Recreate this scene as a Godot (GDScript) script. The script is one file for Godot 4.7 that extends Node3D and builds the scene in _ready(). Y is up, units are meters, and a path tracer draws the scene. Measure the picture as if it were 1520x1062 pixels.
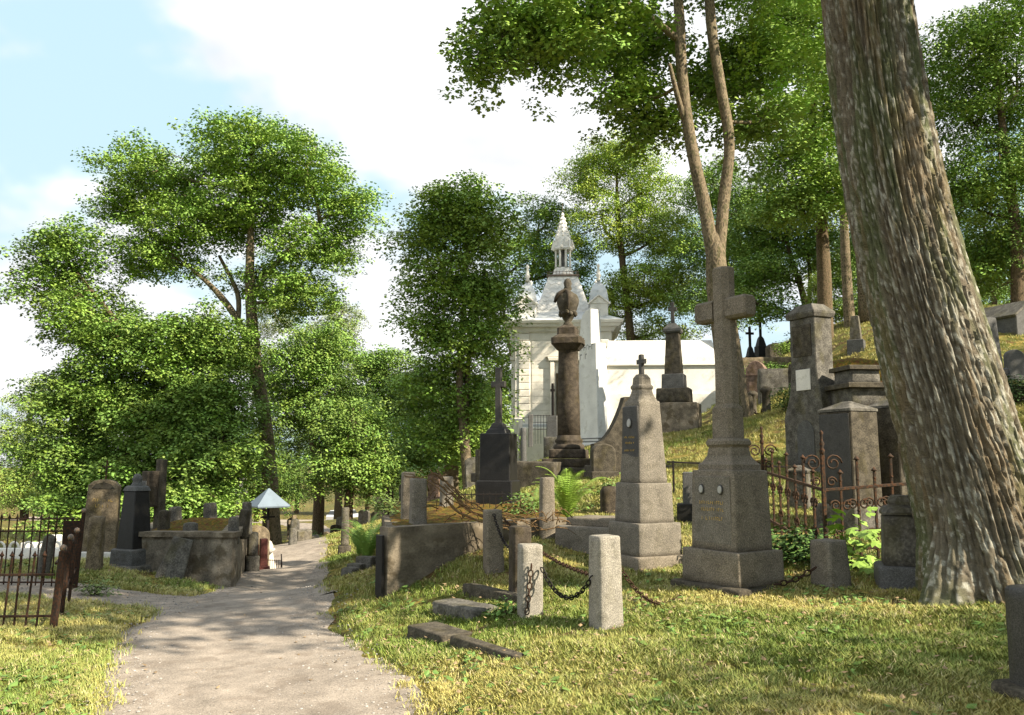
extends Node3D
# An old hillside cemetery in summer: a path runs down to the left, graves climb a bank on the right.

const CAM_Y := 1.6
var rng := RandomNumberGenerator.new()
var M := {}
var used := {}
var leaf_meshes := {}
var shape_noise := FastNoiseLite.new()
var pw := PackedFloat64Array()
var px_ := PackedFloat64Array()
var pz_ := PackedFloat64Array()
var pc := [0.0, 0.0, 0.0]

# places where the lie of the land is known: x, height, z
var land := [
	Vector3(-1.462, 0.076, -5.3), Vector3(-2.68, 0.076, -5.3), Vector3(-4.198, 0.047, -8.2), Vector3(-2.593, 0.009, -8.4), Vector3(-3.711, -0.48, -14), Vector3(-5.002, -0.976, -20), Vector3(-7.094, -1.804, -30), Vector3(-9.637, -2.85, -45),
	Vector3(-5.227, -0.11, -11), Vector3(-7.121, -0.037, -12), Vector3(-4.135, -0.332, -13), Vector3(-5.747, 0.045, -13), Vector3(-7.224, -0.102, -15), Vector3(-22.323, -1.708, -40), Vector3(-34.661, -2.664, -62), Vector3(-6.379, -0.762, -22), Vector3(-8.361, -1.182, -30), Vector3(-5.654, -1.113, -30), Vector3(-3.372, -0.439, -20),
	Vector3(-1.343, 0.017, -9), Vector3(-2.03, -0.173, -13), Vector3(-0.669, 0.101, -7.2), Vector3(-0.043, 0.246, -5.6), Vector3(0.706, 0.359, -6.5), Vector3(0.143, 0.362, -7.1), Vector3(2.186, 0.454, -7.2), Vector3(3.055, 0.539, -7), Vector3(2.381, 0.393, -4.2), Vector3(3.544, 0.524, -6.6), Vector3(0.846, 0.278, -4.6), Vector3(-0.23, 0.163, -5),
	Vector3(-0.558, 0.105, -5.2), Vector3(-0.955, 0.404, -9.4), Vector3(-0.711, 0.616, -9.65), Vector3(-0.336, 0.654, -9.95), Vector3(0.625, 0.707, -10.6), Vector3(-0.197, 0.455, -9), Vector3(1.266, 0.441, -9), Vector3(1.098, 0.58, -10), Vector3(1.925, 0.459, -7.6), Vector3(2.639, 0.651, -10.5), Vector3(2.463, 0.979, -13), Vector3(3.568, 1.411, -15), Vector3(4.159, 2.084, -18),
	Vector3(6.41, 2.541, -22), Vector3(8.348, 3.657, -36), Vector3(8.186, 3.581, -28), Vector3(11.021, 6.128, -38), Vector3(10.778, 5.8, -33), Vector3(5.357, 1.529, -15), Vector3(8.194, 3.498, -20), Vector3(11.143, 5.807, -27), Vector3(17.514, 8.489, -40), Vector3(9.187, 2.157, -16), Vector3(12.489, 3.677, -21), Vector3(17.982, 6.521, -30), Vector3(3.021, 0.626, -8.3),
	Vector3(1.145, 1.359, -17), Vector3(-0.221, 0.92, -14), Vector3(2.101, 1.982, -22), Vector3(2.333, 1.401, -42), Vector3(0.333, 1.071, -42), Vector3(-1.383, 0.6, -25), Vector3(-3.787, 0.003, -30), Vector3(-1.893, 0.535, -20), Vector3(-7.872, -1.955, -50), Vector3(6.52, 4.036, -48), Vector3(2.698, 1.52, -17),
	Vector3(0, 0.25, 6), Vector3(-8, 0.1, 4), Vector3(8, 1.0, 4), Vector3(14, 1.9, -5), Vector3(15, 3.4, -14), Vector3(-15, 0, 2), Vector3(-16, -0.6, -13), Vector3(-26, -2, -30), Vector3(-45, -3.6, -62), Vector3(-60, -2.2, -20),
	Vector3(40, 8.5, -20), Vector3(34, 9.5, -48), Vector3(60, 10, -65), Vector3(2, -0.5, -72), Vector3(22, 6.5, -80), Vector3(-6, -4, -95), Vector3(-22, -6.8, -118), Vector3(-40, -7, -125), Vector3(-5, -6.6, -122), Vector3(-30, -7, -140), Vector3(-100, -6, -120), Vector3(100, 8, -130),
	Vector3(-300, -7, -300), Vector3(300, 4, -300), Vector3(0, -7, -300), Vector3(-300, -2, 100), Vector3(300, 9, 100), Vector3(0, 3, 70), Vector3(300, 9, -100), Vector3(-300, -5, -100)]
var path_line := [[0.9, 5.0, 0.95], [0.2, 1.5, 0.95], [-0.55, -2.0, 0.95], [-1.5, -5.3, 1.0], [-2.72, -8.4, 0.99], [-3.75, -13.6, 0.83], [-5.15, -20.0, 0.86], [-7.3, -30.0, 0.88], [-9.85, -45.0, 0.75], [-14.5, -58.0, 0.9], [-24.0, -72.0, 0.9]]
var side_line := [[-2.6, -9.2, 0.9], [-3.9, -10.5, 0.62], [-5.5, -11.1, 0.55], [-9.0, -12.0, 0.6], [-14.0, -12.6, 0.7], [-24.0, -13.0, 0.8]]

func V(x, y, z) -> Vector3:
	return Vector3(x, y, z)

# ---------------------------------------------------------------- the lie of the land
func kern(r2: float) -> float:
	return 0.0 if r2 < 1e-9 else r2 * log(r2)

func solve_land():
	var n: int = land.size()
	var a := []
	for i in n + 3:
		var row := PackedFloat64Array(); row.resize(n + 4)
		a.append(row)
	for i in n:
		var p: Vector3 = land[i] * 0.1
		for j in n:
			var q: Vector3 = land[j] * 0.1
			a[i][j] = kern((p.x - q.x) ** 2 + (p.z - q.z) ** 2) + (0.03 if i == j else 0.0)
		a[i][n] = 1.0; a[i][n + 1] = p.x; a[i][n + 2] = p.z
		a[n][i] = 1.0; a[n + 1][i] = p.x; a[n + 2][i] = p.z
		a[i][n + 3] = land[i].y
	var m := n + 3
	for col in m:
		var best := col
		for r in range(col + 1, m):
			if absf(a[r][col]) > absf(a[best][col]): best = r
		var t = a[col]; a[col] = a[best]; a[best] = t
		var top: PackedFloat64Array = a[col]
		for r in range(col + 1, m):
			var row: PackedFloat64Array = a[r]
			var k: float = row[col] / top[col]
			if k != 0.0:
				for c in range(col, m + 1): row[c] -= k * top[c]
				a[r] = row
	var x := PackedFloat64Array(); x.resize(m)
	for r in range(m - 1, -1, -1):
		var s: float = a[r][m]
		for c in range(r + 1, m): s -= a[r][c] * x[c]
		x[r] = s / a[r][r]
	pw = x.slice(0, n); pc = [x[n], x[n + 1], x[n + 2]]
	for p in land:
		px_.append(p.x * 0.1); pz_.append(p.z * 0.1)

func gh(x: float, z: float) -> float:
	var u := x * 0.1
	var w := z * 0.1
	var s: float = pc[0] + pc[1] * u + pc[2] * w
	for i in pw.size():
		var dx := u - px_[i]
		var dz := w - pz_[i]
		var r2 := dx * dx + dz * dz
		if r2 > 1e-9: s += pw[i] * r2 * log(r2)
	return s

func gp(x: float, z: float) -> Vector3:
	return Vector3(x, gh(x, z), z)

func line_dist(line: Array, x: float, z: float) -> float:
	var best := 1e9
	for i in line.size() - 1:
		var a := Vector2(line[i][0], line[i][1])
		var b := Vector2(line[i + 1][0], line[i + 1][1])
		var ab := b - a
		var t := clampf((Vector2(x, z) - a).dot(ab) / ab.length_squared(), 0, 1)
		best = minf(best, (a + ab * t).distance_to(Vector2(x, z)) - lerpf(line[i][2], line[i + 1][2], t))
	return best

# ---------------------------------------------------------------- names, things and parts
func numbered(owner_key: String, called: String) -> String:
	var k := owner_key + "/" + called
	var n: int = used.get(k, 0)
	used[k] = n + 1
	return called if n == 0 else "%s_%03d" % [called, n]

func thing(called: String, label: String, category: String, at: Vector3, turn := 0.0, group := "") -> Node3D:
	var o := Node3D.new()
	o.name = numbered("", called)
	add_child(o)
	o.position = at
	o.rotation_degrees.y = turn
	o.set_meta("label", label); o.set_meta("category", category); o.set_meta("kind", "thing")
	if group != "": o.set_meta("group", group)
	return o

func pnode(parent: Node3D, called: String, mesh: Mesh, material: Material) -> MeshInstance3D:
	var o := MeshInstance3D.new()
	o.name = numbered(str(parent.get_instance_id()), called)
	o.mesh = mesh
	o.material_override = material
	parent.add_child(o)
	return o

func fin(st: SurfaceTool) -> ArrayMesh:
	st.generate_normals()
	return st.commit()

func part(parent: Node3D, called: String, st: SurfaceTool, material: Material) -> MeshInstance3D:
	return pnode(parent, called, fin(st), material)

func setting(called: String, st: SurfaceTool, material: Material) -> MeshInstance3D:
	var o := part(self, called, st, material)
	o.set_meta("kind", "structure")
	return o

func S() -> SurfaceTool:
	var st := SurfaceTool.new()
	st.begin(Mesh.PRIMITIVE_TRIANGLES)
	st.set_smooth_group(-1)
	return st

# ---------------------------------------------------------------- shapes
func tri(st: SurfaceTool, a: Vector3, b: Vector3, c: Vector3):
	st.add_vertex(a); st.add_vertex(b); st.add_vertex(c)

func quad(st: SurfaceTool, a: Vector3, b: Vector3, c: Vector3, d: Vector3):
	tri(st, a, b, c); tri(st, a, c, d)

func ring(w: float, d: float, y: float, b: float, off := Vector3.ZERO) -> PackedVector3Array:
	var x := w / 2.0
	var z := d / 2.0
	b = minf(b, minf(x, z) * 0.9)
	var r := PackedVector3Array([V(-x + b, y, z), V(x - b, y, z), V(x, y, z - b), V(x, y, -z + b), V(x - b, y, -z), V(-x + b, y, -z), V(-x, y, -z + b), V(-x, y, z - b)])
	for i in r.size(): r[i] += off
	return r

func loft(st: SurfaceTool, rings: Array, xf := Transform3D.IDENTITY, cap0 := true, cap1 := true):
	var n: int = rings[0].size()
	for k in rings.size() - 1:
		var a: PackedVector3Array = rings[k]
		var b: PackedVector3Array = rings[k + 1]
		for i in n:
			var j := (i + 1) % n
			quad(st, xf * a[i], xf * b[i], xf * b[j], xf * a[j])
	for e in [[cap0, 0], [cap1, rings.size() - 1]]:
		if not e[0]: continue
		var r: PackedVector3Array = rings[e[1]]
		var c := Vector3.ZERO
		for p in r: c += p
		c /= n
		for i in n:
			var j := (i + 1) % n
			if e[1] == 0: tri(st, xf * c, xf * r[i], xf * r[j])
			else: tri(st, xf * c, xf * r[j], xf * r[i])

# a block that may taper, with chamfered upright and upper edges
func block(st: SurfaceTool, w0: float, d0: float, w1: float, d1: float, y0: float, y1: float, b := 0.012, off := Vector3.ZERO, xf := Transform3D.IDENTITY):
	var t := clampf((y1 - y0 - b) / maxf(y1 - y0, 0.001), 0.0, 1.0)
	var wm := lerpf(w0, w1, t)
	var dm := lerpf(d0, d1, t)
	loft(st, [ring(w0, d0, y0, b, off), ring(wm, dm, y0 + (y1 - y0) * t, b, off), ring(w1 - b * 2, d1 - b * 2, y1, b * 0.6, off)], xf)

func bar(st: SurfaceTool, a: Vector3, b: Vector3, w: float, d: float, bev := 0.0):
	var y := (b - a).normalized()
	var x := (V(0, 0, 1) if absf(y.z) < 0.9 else V(1, 0, 0)).cross(y).normalized() * -1.0
	if absf(y.y) > 0.98: x = V(1, 0, 0)
	var z := x.cross(y).normalized()
	x = y.cross(z).normalized()
	block(st, w, d, w, d, 0, a.distance_to(b), bev if bev > 0 else minf(w, d) * 0.12, Vector3.ZERO, Transform3D(Basis(x, y, z), a))

# worn stone: a tapering block whose faces are subdivided and uneven
func worn(st: SurfaceTool, w0: float, d0: float, w1: float, d1: float, y0: float, y1: float, amp := 0.006, cell := 0.06, round_ := 0.025, seed_off := 0.0):
	st.set_smooth_group(0)
	var ns := maxi(2, int(maxf(w0, d0) / cell))
	var nv := maxi(3, int((y1 - y0) / cell))
	var rings := []
	var levels := []
	for k in nv + 1: levels.append([lerpf(y0, y1 - round_, float(k) / nv), 0.0])
	levels.append([y1 - round_ * 0.3, round_ * 0.35])
	levels.append([y1, round_ * 1.2])
	levels.append([y1, minf(w1, d1) * 0.25])
	for lv in levels:
		var t: float = (lv[0] - y0) / (y1 - y0)
		var w: float = lerpf(w0, w1, t) / 2.0 - lv[1]
		var d: float = lerpf(d0, d1, t) / 2.0 - lv[1]
		var rr: float = minf(round_, minf(w, d) * 0.5)
		var pts := PackedVector3Array()
		var corners := [V(-w, 0, d), V(w, 0, d), V(w, 0, -d), V(-w, 0, -d)]
		for c in 4:
			var a: Vector3 = corners[c]
			var b: Vector3 = corners[(c + 1) % 4]
			var dir := (b - a).normalized()
			for i in ns + 1:
				var p := (a + dir * rr).lerp(b - dir * rr, float(i) / ns)
				p.y = lv[0]
				pts.append(p)
		for i in pts.size():
			var q: Vector3 = pts[i]
			var nz := shape_noise.get_noise_3d((q.x + seed_off) * 60, q.y * 60, (q.z + seed_off * 0.7) * 60) + 1.2 * shape_noise.get_noise_3d((q.x - seed_off) * 16, q.y * 16, q.z * 16)
			var out := V(q.x, 0, q.z).normalized() + (V(0, 1, 0) if lv[1] > round_ else Vector3.ZERO)
			pts[i] = q + out * nz * amp
		rings.append(pts)
	loft(st, rings)

func lathe(st: SurfaceTool, prof: Array, seg := 20, off := Vector3.ZERO, smooth := true):
	st.set_smooth_group(0 if smooth else -1)
	var rings := []
	for p in prof:
		var r := PackedVector3Array()
		for i in seg:
			var a := -TAU * i / seg
			r.append(off + V(cos(a) * maxf(p[0], 0.0005), p[1], sin(a) * maxf(p[0], 0.0005)))
		rings.append(r)
	loft(st, rings)
	st.set_smooth_group(-1)

func tube(st: SurfaceTool, pts: Array, radii: Array, seg := 8, rough := 0.0, smooth := true):
	st.set_smooth_group(0 if smooth else -1)
	var rings := []
	var ref := V(0.31, 0.11, 0.94)
	for i in pts.size():
		var t: Vector3 = (pts[mini(i + 1, pts.size() - 1)] - pts[maxi(i - 1, 0)]).normalized()
		var x := (ref - t * ref.dot(t)).normalized()
		ref = x
		var z := x.cross(t)
		var r := PackedVector3Array()
		for k in seg:
			var a := TAU * k / seg
			var d := x * cos(a) + z * sin(a)
			var q: Vector3 = pts[i] + d * radii[i]
			var g := 1.0
			if rough > 0.0: g += rough * (shape_noise.get_noise_3d(q.x * 22, q.y * 5, q.z * 22) * 0.7 + shape_noise.get_noise_3d(q.x * 60, q.y * 10, q.z * 60) * 0.4)
			r.append(pts[i] + d * radii[i] * g)
		rings.append(r)
	loft(st, rings)
	st.set_smooth_group(-1)

func curve(pts: Array, n: int) -> Array:      # a smooth line through points
	var out := []
	var m := pts.size()
	for i in m - 1:
		var a: Vector3 = pts[maxi(i - 1, 0)]
		var d: Vector3 = pts[mini(i + 2, m - 1)]
		for k in n:
			out.append((pts[i] as Vector3).cubic_interpolate(pts[i + 1], a, d, float(k) / n))
	out.append(pts[m - 1])
	return out

func spread(r: Array, n: int) -> Array:       # radii to match curve()
	var out := []
	for i in r.size() - 1:
		for k in n: out.append(lerpf(r[i], r[i + 1], float(k) / n))
	out.append(r[r.size() - 1])
	return out

# an outline in x and y given a thickness, edges chamfered
func slab(st: SurfaceTool, poly: PackedVector2Array, z0: float, z1: float, b := 0.01, xf := Transform3D.IDENTITY):
	if Geometry2D.is_polygon_clockwise(poly): poly.reverse()
	var inner := poly
	var shrunk := Geometry2D.offset_polygon(poly, -b, Geometry2D.JOIN_MITER)
	var use := shrunk.size() == 1 and shrunk[0].size() == poly.size()
	if use:
		inner = shrunk[0]
		if Geometry2D.is_polygon_clockwise(inner): inner.reverse()
		var best := 0
		for i in inner.size():
			if inner[i].distance_to(poly[0]) < inner[best].distance_to(poly[0]): best = i
		var turned := PackedVector2Array()
		for i in inner.size(): turned.append(inner[(best + i) % inner.size()])
		inner = turned
	var bb := b if use else 0.0
	var n := poly.size()
	var rows := [[inner, z1], [poly, z1 - bb], [poly, z0 + bb], [inner, z0]]
	for k in 3:
		if not use and k != 1: continue
		for i in n:
			var j := (i + 1) % n
			var a: PackedVector2Array = rows[k][0]
			var c: PackedVector2Array = rows[k + 1][0]
			quad(st, xf * V(a[i].x, a[i].y, rows[k][1]), xf * V(a[j].x, a[j].y, rows[k][1]), xf * V(c[j].x, c[j].y, rows[k + 1][1]), xf * V(c[i].x, c[i].y, rows[k + 1][1]))
	var t := Geometry2D.triangulate_polygon(inner)
	for i in range(0, t.size(), 3):
		var a := inner[t[i]]; var b2 := inner[t[i + 1]]; var c2 := inner[t[i + 2]]
		if (b2 - a).cross(c2 - a) < 0:
			var h := b2; b2 = c2; c2 = h
		tri(st, xf * V(a.x, a.y, z1), xf * V(c2.x, c2.y, z1), xf * V(b2.x, b2.y, z1))
		tri(st, xf * V(a.x, a.y, z0), xf * V(b2.x, b2.y, z0), xf * V(c2.x, c2.y, z0))

func cross(st: SurfaceTool, h: float, span: float, w: float, t: float, arm_at: float, y0 := 0.0, off := Vector3.ZERO):
	var a := w / 2.0
	var s := span / 2.0
	var p := PackedVector2Array([Vector2(-a, y0), Vector2(a, y0), Vector2(a, y0 + arm_at - a), Vector2(s, y0 + arm_at - a), Vector2(s, y0 + arm_at + a), Vector2(a, y0 + arm_at + a), Vector2(a, y0 + h), Vector2(-a, y0 + h), Vector2(-a, y0 + arm_at + a), Vector2(-s, y0 + arm_at + a), Vector2(-s, y0 + arm_at - a), Vector2(-a, y0 + arm_at - a)])
	slab(st, p, -t / 2, t / 2, minf(w, t) * 0.1, Transform3D(Basis(), off))

func oval(st: SurfaceTool, rx: float, ry: float, depth: float, xf: Transform3D):
	var rings := []
	for e in [[1.0, 0.0], [1.0, 0.6], [0.85, 1.0]]:
		var r := PackedVector3Array()
		for i in 18:
			var a := -TAU * i / 18
			r.append(V(cos(a) * rx * e[0], e[1] * depth, sin(a) * ry * e[0]))
		rings.append(r)
	loft(st, rings, xf * Transform3D(Basis(V(1, 0, 0), V(0, 0, 1), V(0, -1, 0)), Vector3.ZERO))

# ---------------------------------------------------------------- what things are made of
func noise_bytes(size: int, freq: float, oct: int, seed_: int, kind := FastNoiseLite.TYPE_SIMPLEX_SMOOTH, ridged := false) -> PackedByteArray:
	var n := FastNoiseLite.new()
	n.noise_type = kind; n.frequency = freq; n.seed = seed_
	n.fractal_octaves = oct
	n.fractal_type = FastNoiseLite.FRACTAL_RIDGED if ridged else FastNoiseLite.FRACTAL_FBM
	var im := n.get_seamless_image(size, size, false, false, 0.15, true)
	im.convert(Image.FORMAT_L8)
	return im.get_data()

func img(size: int, f: Callable) -> ImageTexture:   # f(i) gives a colour for pixel i
	var d := PackedByteArray(); d.resize(size * size * 3)
	for i in size * size:
		var c: Color = f.call(i)
		d[i * 3] = int(clampf(c.r, 0, 1) * 255); d[i * 3 + 1] = int(clampf(c.g, 0, 1) * 255); d[i * 3 + 2] = int(clampf(c.b, 0, 1) * 255)
	var im := Image.create_from_data(size, size, false, Image.FORMAT_RGB8, d)
	im.generate_mipmaps()
	return ImageTexture.create_from_image(im)

func mat(color: Color, rough := 0.9, tex: Texture2D = null, scale_ := 1.0, relief: Texture2D = null, cm := 0.0) -> StandardMaterial3D:
	var m := StandardMaterial3D.new()
	m.albedo_color = color.linear_to_srgb()
	m.roughness = rough
	m.metallic_specular = 0.35
	if tex or relief:
		m.uv1_triplanar = true
		m.uv1_triplanar_sharpness = 4.0
		m.uv1_scale = V(scale_, scale_, scale_)
	if tex: m.albedo_texture = tex
	if relief:
		m.heightmap_enabled = true
		m.heightmap_texture = relief
		m.heightmap_scale = cm
	return m

func make_materials():
	var N := 512
	var big := noise_bytes(N, 0.006, 4, 1)
	var mid := noise_bytes(N, 0.02, 4, 2)
	var fine := noise_bytes(N, 0.11, 3, 3)
	var cells := noise_bytes(N, 0.16, 1, 4, FastNoiseLite.TYPE_CELLULAR)
	var blot := noise_bytes(N, 0.012, 5, 5)
	var ridge := noise_bytes(N, 0.02, 4, 6, FastNoiseLite.TYPE_SIMPLEX_SMOOTH, true)
	var r := RandomNumberGenerator.new(); r.seed = 77
	# granite: crystals, mica, weather stains and a little lichen
	var granite := img(N, func(i):
		var s := 0.66 + 0.22 * (cells[i] / 255.0) + r.randf_range(-0.2, 0.2)
		if r.randf() < 0.12: s *= 0.5
		s *= 0.9 + 0.16 * big[i] / 255.0
		var c := Color(s, s * 0.975, s * 0.94)
		var st := smoothstep(0.55, 0.75, blot[i] / 255.0)
		c = c.lerp(Color(s * 0.62, s * 0.6, s * 0.52), st * 0.22)
		if fine[i] > 178 and mid[i] > 140: c = c.lerp(Color(0.78, 0.78, 0.68), 0.25)
		return c)
	var old_stone := img(N, func(i):
		var s := 0.62 + 0.3 * (mid[i] / 255.0 - 0.5) + 0.3 * (fine[i] / 255.0 - 0.5) + r.randf_range(-0.06, 0.06)
		var c := Color(s, s * 0.97, s * 0.92)
		c = c.lerp(Color(0.3, 0.28, 0.24), smoothstep(0.5, 0.8, blot[i] / 255.0) * 0.35)
		c = c.lerp(Color(0.55, 0.52, 0.3), smoothstep(0.6, 0.85, big[i] / 255.0) * 0.25)
		if fine[i] > 190: c = c.lerp(Color(0.8, 0.78, 0.7), 0.4)
		return c)
	var concrete := img(N, func(i):
		var s := 0.66 + 0.34 * (big[i] / 255.0 - 0.5) + 0.22 * (mid[i] / 255.0 - 0.5) + 0.18 * (fine[i] / 255.0 - 0.5)
		if cells[i] < 26: s *= 0.62
		var c := Color(s, s * 0.96, s * 0.9)
		c = c.lerp(Color(0.34, 0.3, 0.22), smoothstep(0.55, 0.78, blot[i] / 255.0) * 0.45)
		c = c.lerp(Color(0.8, 0.78, 0.74), smoothstep(0.72, 0.8, mid[i] / 255.0) * 0.5)
		return c)
	var plaster := img(N, func(i):
		var s := 0.93 + 0.1 * (big[i] / 255.0 - 0.5) + 0.08 * (fine[i] / 255.0 - 0.5)
		var c := Color(s, s * 0.985, s * 0.96)
		return c.lerp(Color(0.68, 0.66, 0.6), smoothstep(0.66, 0.84, blot[i] / 255.0) * 0.25))
	var bark := img(N, func(i):
		var s := 0.34 + 0.62 * ridge[i] / 255.0 + 0.2 * (fine[i] / 255.0 - 0.5)
		var c := Color(s, s * 0.92, s * 0.8)
		c = c.lerp(Color(0.42, 0.44, 0.28), smoothstep(0.55, 0.8, blot[i] / 255.0) * 0.55)
		if fine[i] > 172 and mid[i] > 130: c = c.lerp(Color(0.82, 0.85, 0.78), 0.6)
		return c)
	var rough_grain := img(N, func(i):
		var s := 0.78 + 0.3 * (fine[i] / 255.0 - 0.5) + 0.2 * (mid[i] / 255.0 - 0.5) + r.randf_range(-0.08, 0.08)
		return Color(s, s * 0.98, s * 0.95))
	var rusty := img(N, func(i):
		var t := smoothstep(0.35, 0.65, mid[i] / 255.0)
		var c := Color(0.6, 0.58, 0.55).lerp(Color(0.88, 0.7, 0.56), t)
		var s := 0.7 + 0.5 * (fine[i] / 255.0)
		return Color(c.r * s, c.g * s, c.b * s))
	var turf := img(N, func(i):
		var g := Color(0.36, 0.37, 0.17).lerp(Color(0.56, 0.5, 0.28), smoothstep(0.35, 0.65, mid[i] / 255.0))
		g = g.lerp(Color(0.36, 0.28, 0.19), smoothstep(0.52, 0.7, blot[i] / 255.0) * 0.8)
		var s := 0.62 + 0.5 * fine[i] / 255.0 + r.randf_range(-0.16, 0.16)
		return Color(g.r * s, g.g * s, g.b * s))
	var grit := img(N, func(i):
		var s := 0.76 + 0.14 * (big[i] / 255.0 - 0.5) + 0.14 * (mid[i] / 255.0 - 0.5) + r.randf_range(-0.13, 0.13)
		if cells[i] < 40 and r.randf() < 0.5: s *= 0.75
		if r.randf() < 0.03: s *= 1.25
		var c := Color(s, s * 0.955, s * 0.9)
		return c.lerp(Color(0.52, 0.47, 0.42), smoothstep(0.58, 0.75, blot[i] / 255.0) * 0.25))
	var moss := img(N, func(i):
		var g := Color(0.42, 0.42, 0.1).lerp(Color(0.62, 0.5, 0.16), smoothstep(0.4, 0.65, mid[i] / 255.0))
		g = g.lerp(Color(0.45, 0.25, 0.13), smoothstep(0.55, 0.7, blot[i] / 255.0) * 0.8)
		var s := 0.5 + 0.7 * fine[i] / 255.0
		return Color(g.r * s, g.g * s, g.b * s))
	M.granite = mat(Color(0.35, 0.33, 0.29), 0.85, granite, 0.9, granite, 0.25)
	M.granite_pale = mat(Color(0.55, 0.535, 0.49), 0.85, granite, 1.1, granite, 0.25)
	M.granite_warm = mat(Color(0.37, 0.335, 0.28), 0.88, granite, 0.8, granite, 0.3)
	M.granite_dark = mat(Color(0.115, 0.115, 0.115), 0.45, granite, 1.0, granite, 0.05)
	M.black_stone = mat(Color(0.035, 0.036, 0.038), 0.4, granite, 1.0)
	M.slate = mat(Color(0.20, 0.21, 0.22), 0.7, granite, 0.8, granite, 0.15)
	M.old = mat(Color(0.37, 0.355, 0.315), 0.92, old_stone, 0.7, old_stone, 0.5)
	M.old_dark = mat(Color(0.20, 0.185, 0.155), 0.92, old_stone, 0.7, old_stone, 0.5)
	M.old_grey = mat(Color(0.31, 0.31, 0.30), 0.92, old_stone, 0.5, old_stone, 0.5)
	M.brown_stone = mat(Color(0.17, 0.145, 0.118), 0.9, old_stone, 0.8, old_stone, 0.5)
	M.sand = mat(Color(0.47, 0.40, 0.30), 0.92, old_stone, 0.6, old_stone, 0.4)
	M.pink = mat(Color(0.55, 0.40, 0.35), 0.9, old_stone, 0.6, old_stone, 0.3)
	M.red_stone = mat(Color(0.24, 0.085, 0.075), 0.6, granite, 1.0)
	M.concrete = mat(Color(0.42, 0.385, 0.325), 0.95, concrete, 0.55, concrete, 0.9)
	M.concrete_old = mat(Color(0.46, 0.435, 0.385), 0.95, concrete, 0.45, concrete, 1.0)
	M.white_stone = mat(Color(0.80, 0.80, 0.78), 0.8, plaster, 0.6, plaster, 0.2)
	M.statue = mat(Color(0.56, 0.55, 0.52), 0.85, plaster, 0.6, plaster, 0.2)
	M.white_paint = mat(Color(0.74, 0.77, 0.79), 0.7, plaster, 0.5)
	M.plaster = mat(Color(0.82, 0.80, 0.74), 0.9, plaster, 0.3, plaster, 0.3)
	M.plaster_white = mat(Color(0.84, 0.845, 0.83), 0.9, plaster, 0.3, plaster, 0.3)
	M.zinc = mat(Color(0.60, 0.64, 0.68), 0.45, plaster, 0.4)
	M.zinc.metallic = 0.35
	M.zinc_blue = mat(Color(0.18, 0.235, 0.30), 0.5, plaster, 0.5)
	M.shingle = mat(Color(0.80, 0.81, 0.82), 0.6, plaster, 0.8)
	M.rust = mat(Color(0.115, 0.09, 0.072), 0.9, rusty, 2.5, rusty, 0.15)
	M.rust_dark = mat(Color(0.075, 0.055, 0.045), 0.85, rusty, 2.5, rusty, 0.15)
	M.iron = mat(Color(0.022, 0.022, 0.024), 0.6, rusty, 2.0)
	M.iron_grey = mat(Color(0.30, 0.31, 0.32), 0.5, rusty, 3.0)
	M.bark = mat(Color(0.25, 0.215, 0.17), 0.95, bark, 1.0, bark, 1.2)
	M.bark.uv1_scale = V(2.6, 0.9, 2.6)
	M.bark_pale = mat(Color(0.33, 0.31, 0.27), 0.95, bark, 1.0, bark, 1.0)
	M.bark_pale.uv1_scale = V(1.3, 0.55, 1.3)
	M.bark_dark = mat(Color(0.22, 0.19, 0.155), 0.95, bark, 1.0)  # darker copy of the bark, some crown shade put into its colour
	M.bark_dark.uv1_scale = V(1.6, 0.4, 1.6)
	M.bark_big = mat(Color(1, 1, 1), 0.95, rough_grain, 1.0, rough_grain, 0.4)
	M.bark_big.uv1_scale = V(2.0, 1.2, 2.0)
	M.bark_big.vertex_color_use_as_albedo = true
	M.turf = mat(Color(1, 1, 1), 1.0, turf, 0.22, turf, 2.0)
	M.turf.uv1_world_triplanar = true
	M.turf.vertex_color_use_as_albedo = true
	M.path = mat(Color(0.47, 0.445, 0.42), 0.97, grit, 0.45, grit, 0.5)
	M.path.uv1_world_triplanar = true
	M.road = mat(Color(0.52, 0.49, 0.45), 0.95, grit, 0.05)
	M.moss = mat(Color(0.62, 0.56, 0.5), 1.0, moss, 1.2, moss, 2.0)
	M.wood_dry = mat(Color(0.30, 0.22, 0.14), 0.95, bark, 3.0)
	M.porcelain = mat(Color(0.36, 0.355, 0.33), 0.25)
	M.glass_dark = mat(Color(0.03, 0.035, 0.04), 0.08)
	M.car_paint = mat(Color(0.62, 0.64, 0.66), 0.25); M.car_paint.metallic = 0.4
	M.rubber = mat(Color(0.02, 0.02, 0.02), 0.8)
	M.gold = mat(Color(0.55, 0.38, 0.12), 0.5); M.gold.metallic = 0.4
	M.lettering = mat(Color(0.16, 0.16, 0.16), 0.8)
	M.pebble = mat(Color(1, 1, 1), 0.95)
	M.pebble.vertex_color_use_as_albedo = true
	M.brick = mat(Color(0.36, 0.13, 0.08), 0.9, old_stone, 1.0)
	for e in [["leaf", 0.95], ["blade", 0.6]]:
		var m := StandardMaterial3D.new()
		m.vertex_color_use_as_albedo = true
		m.roughness = 0.55
		m.metallic_specular = 0.35
		m.cull_mode = BaseMaterial3D.CULL_DISABLED
		m.backlight = Color(e[1], e[1], e[1] * 0.55)
		M[e[0]] = m

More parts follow.
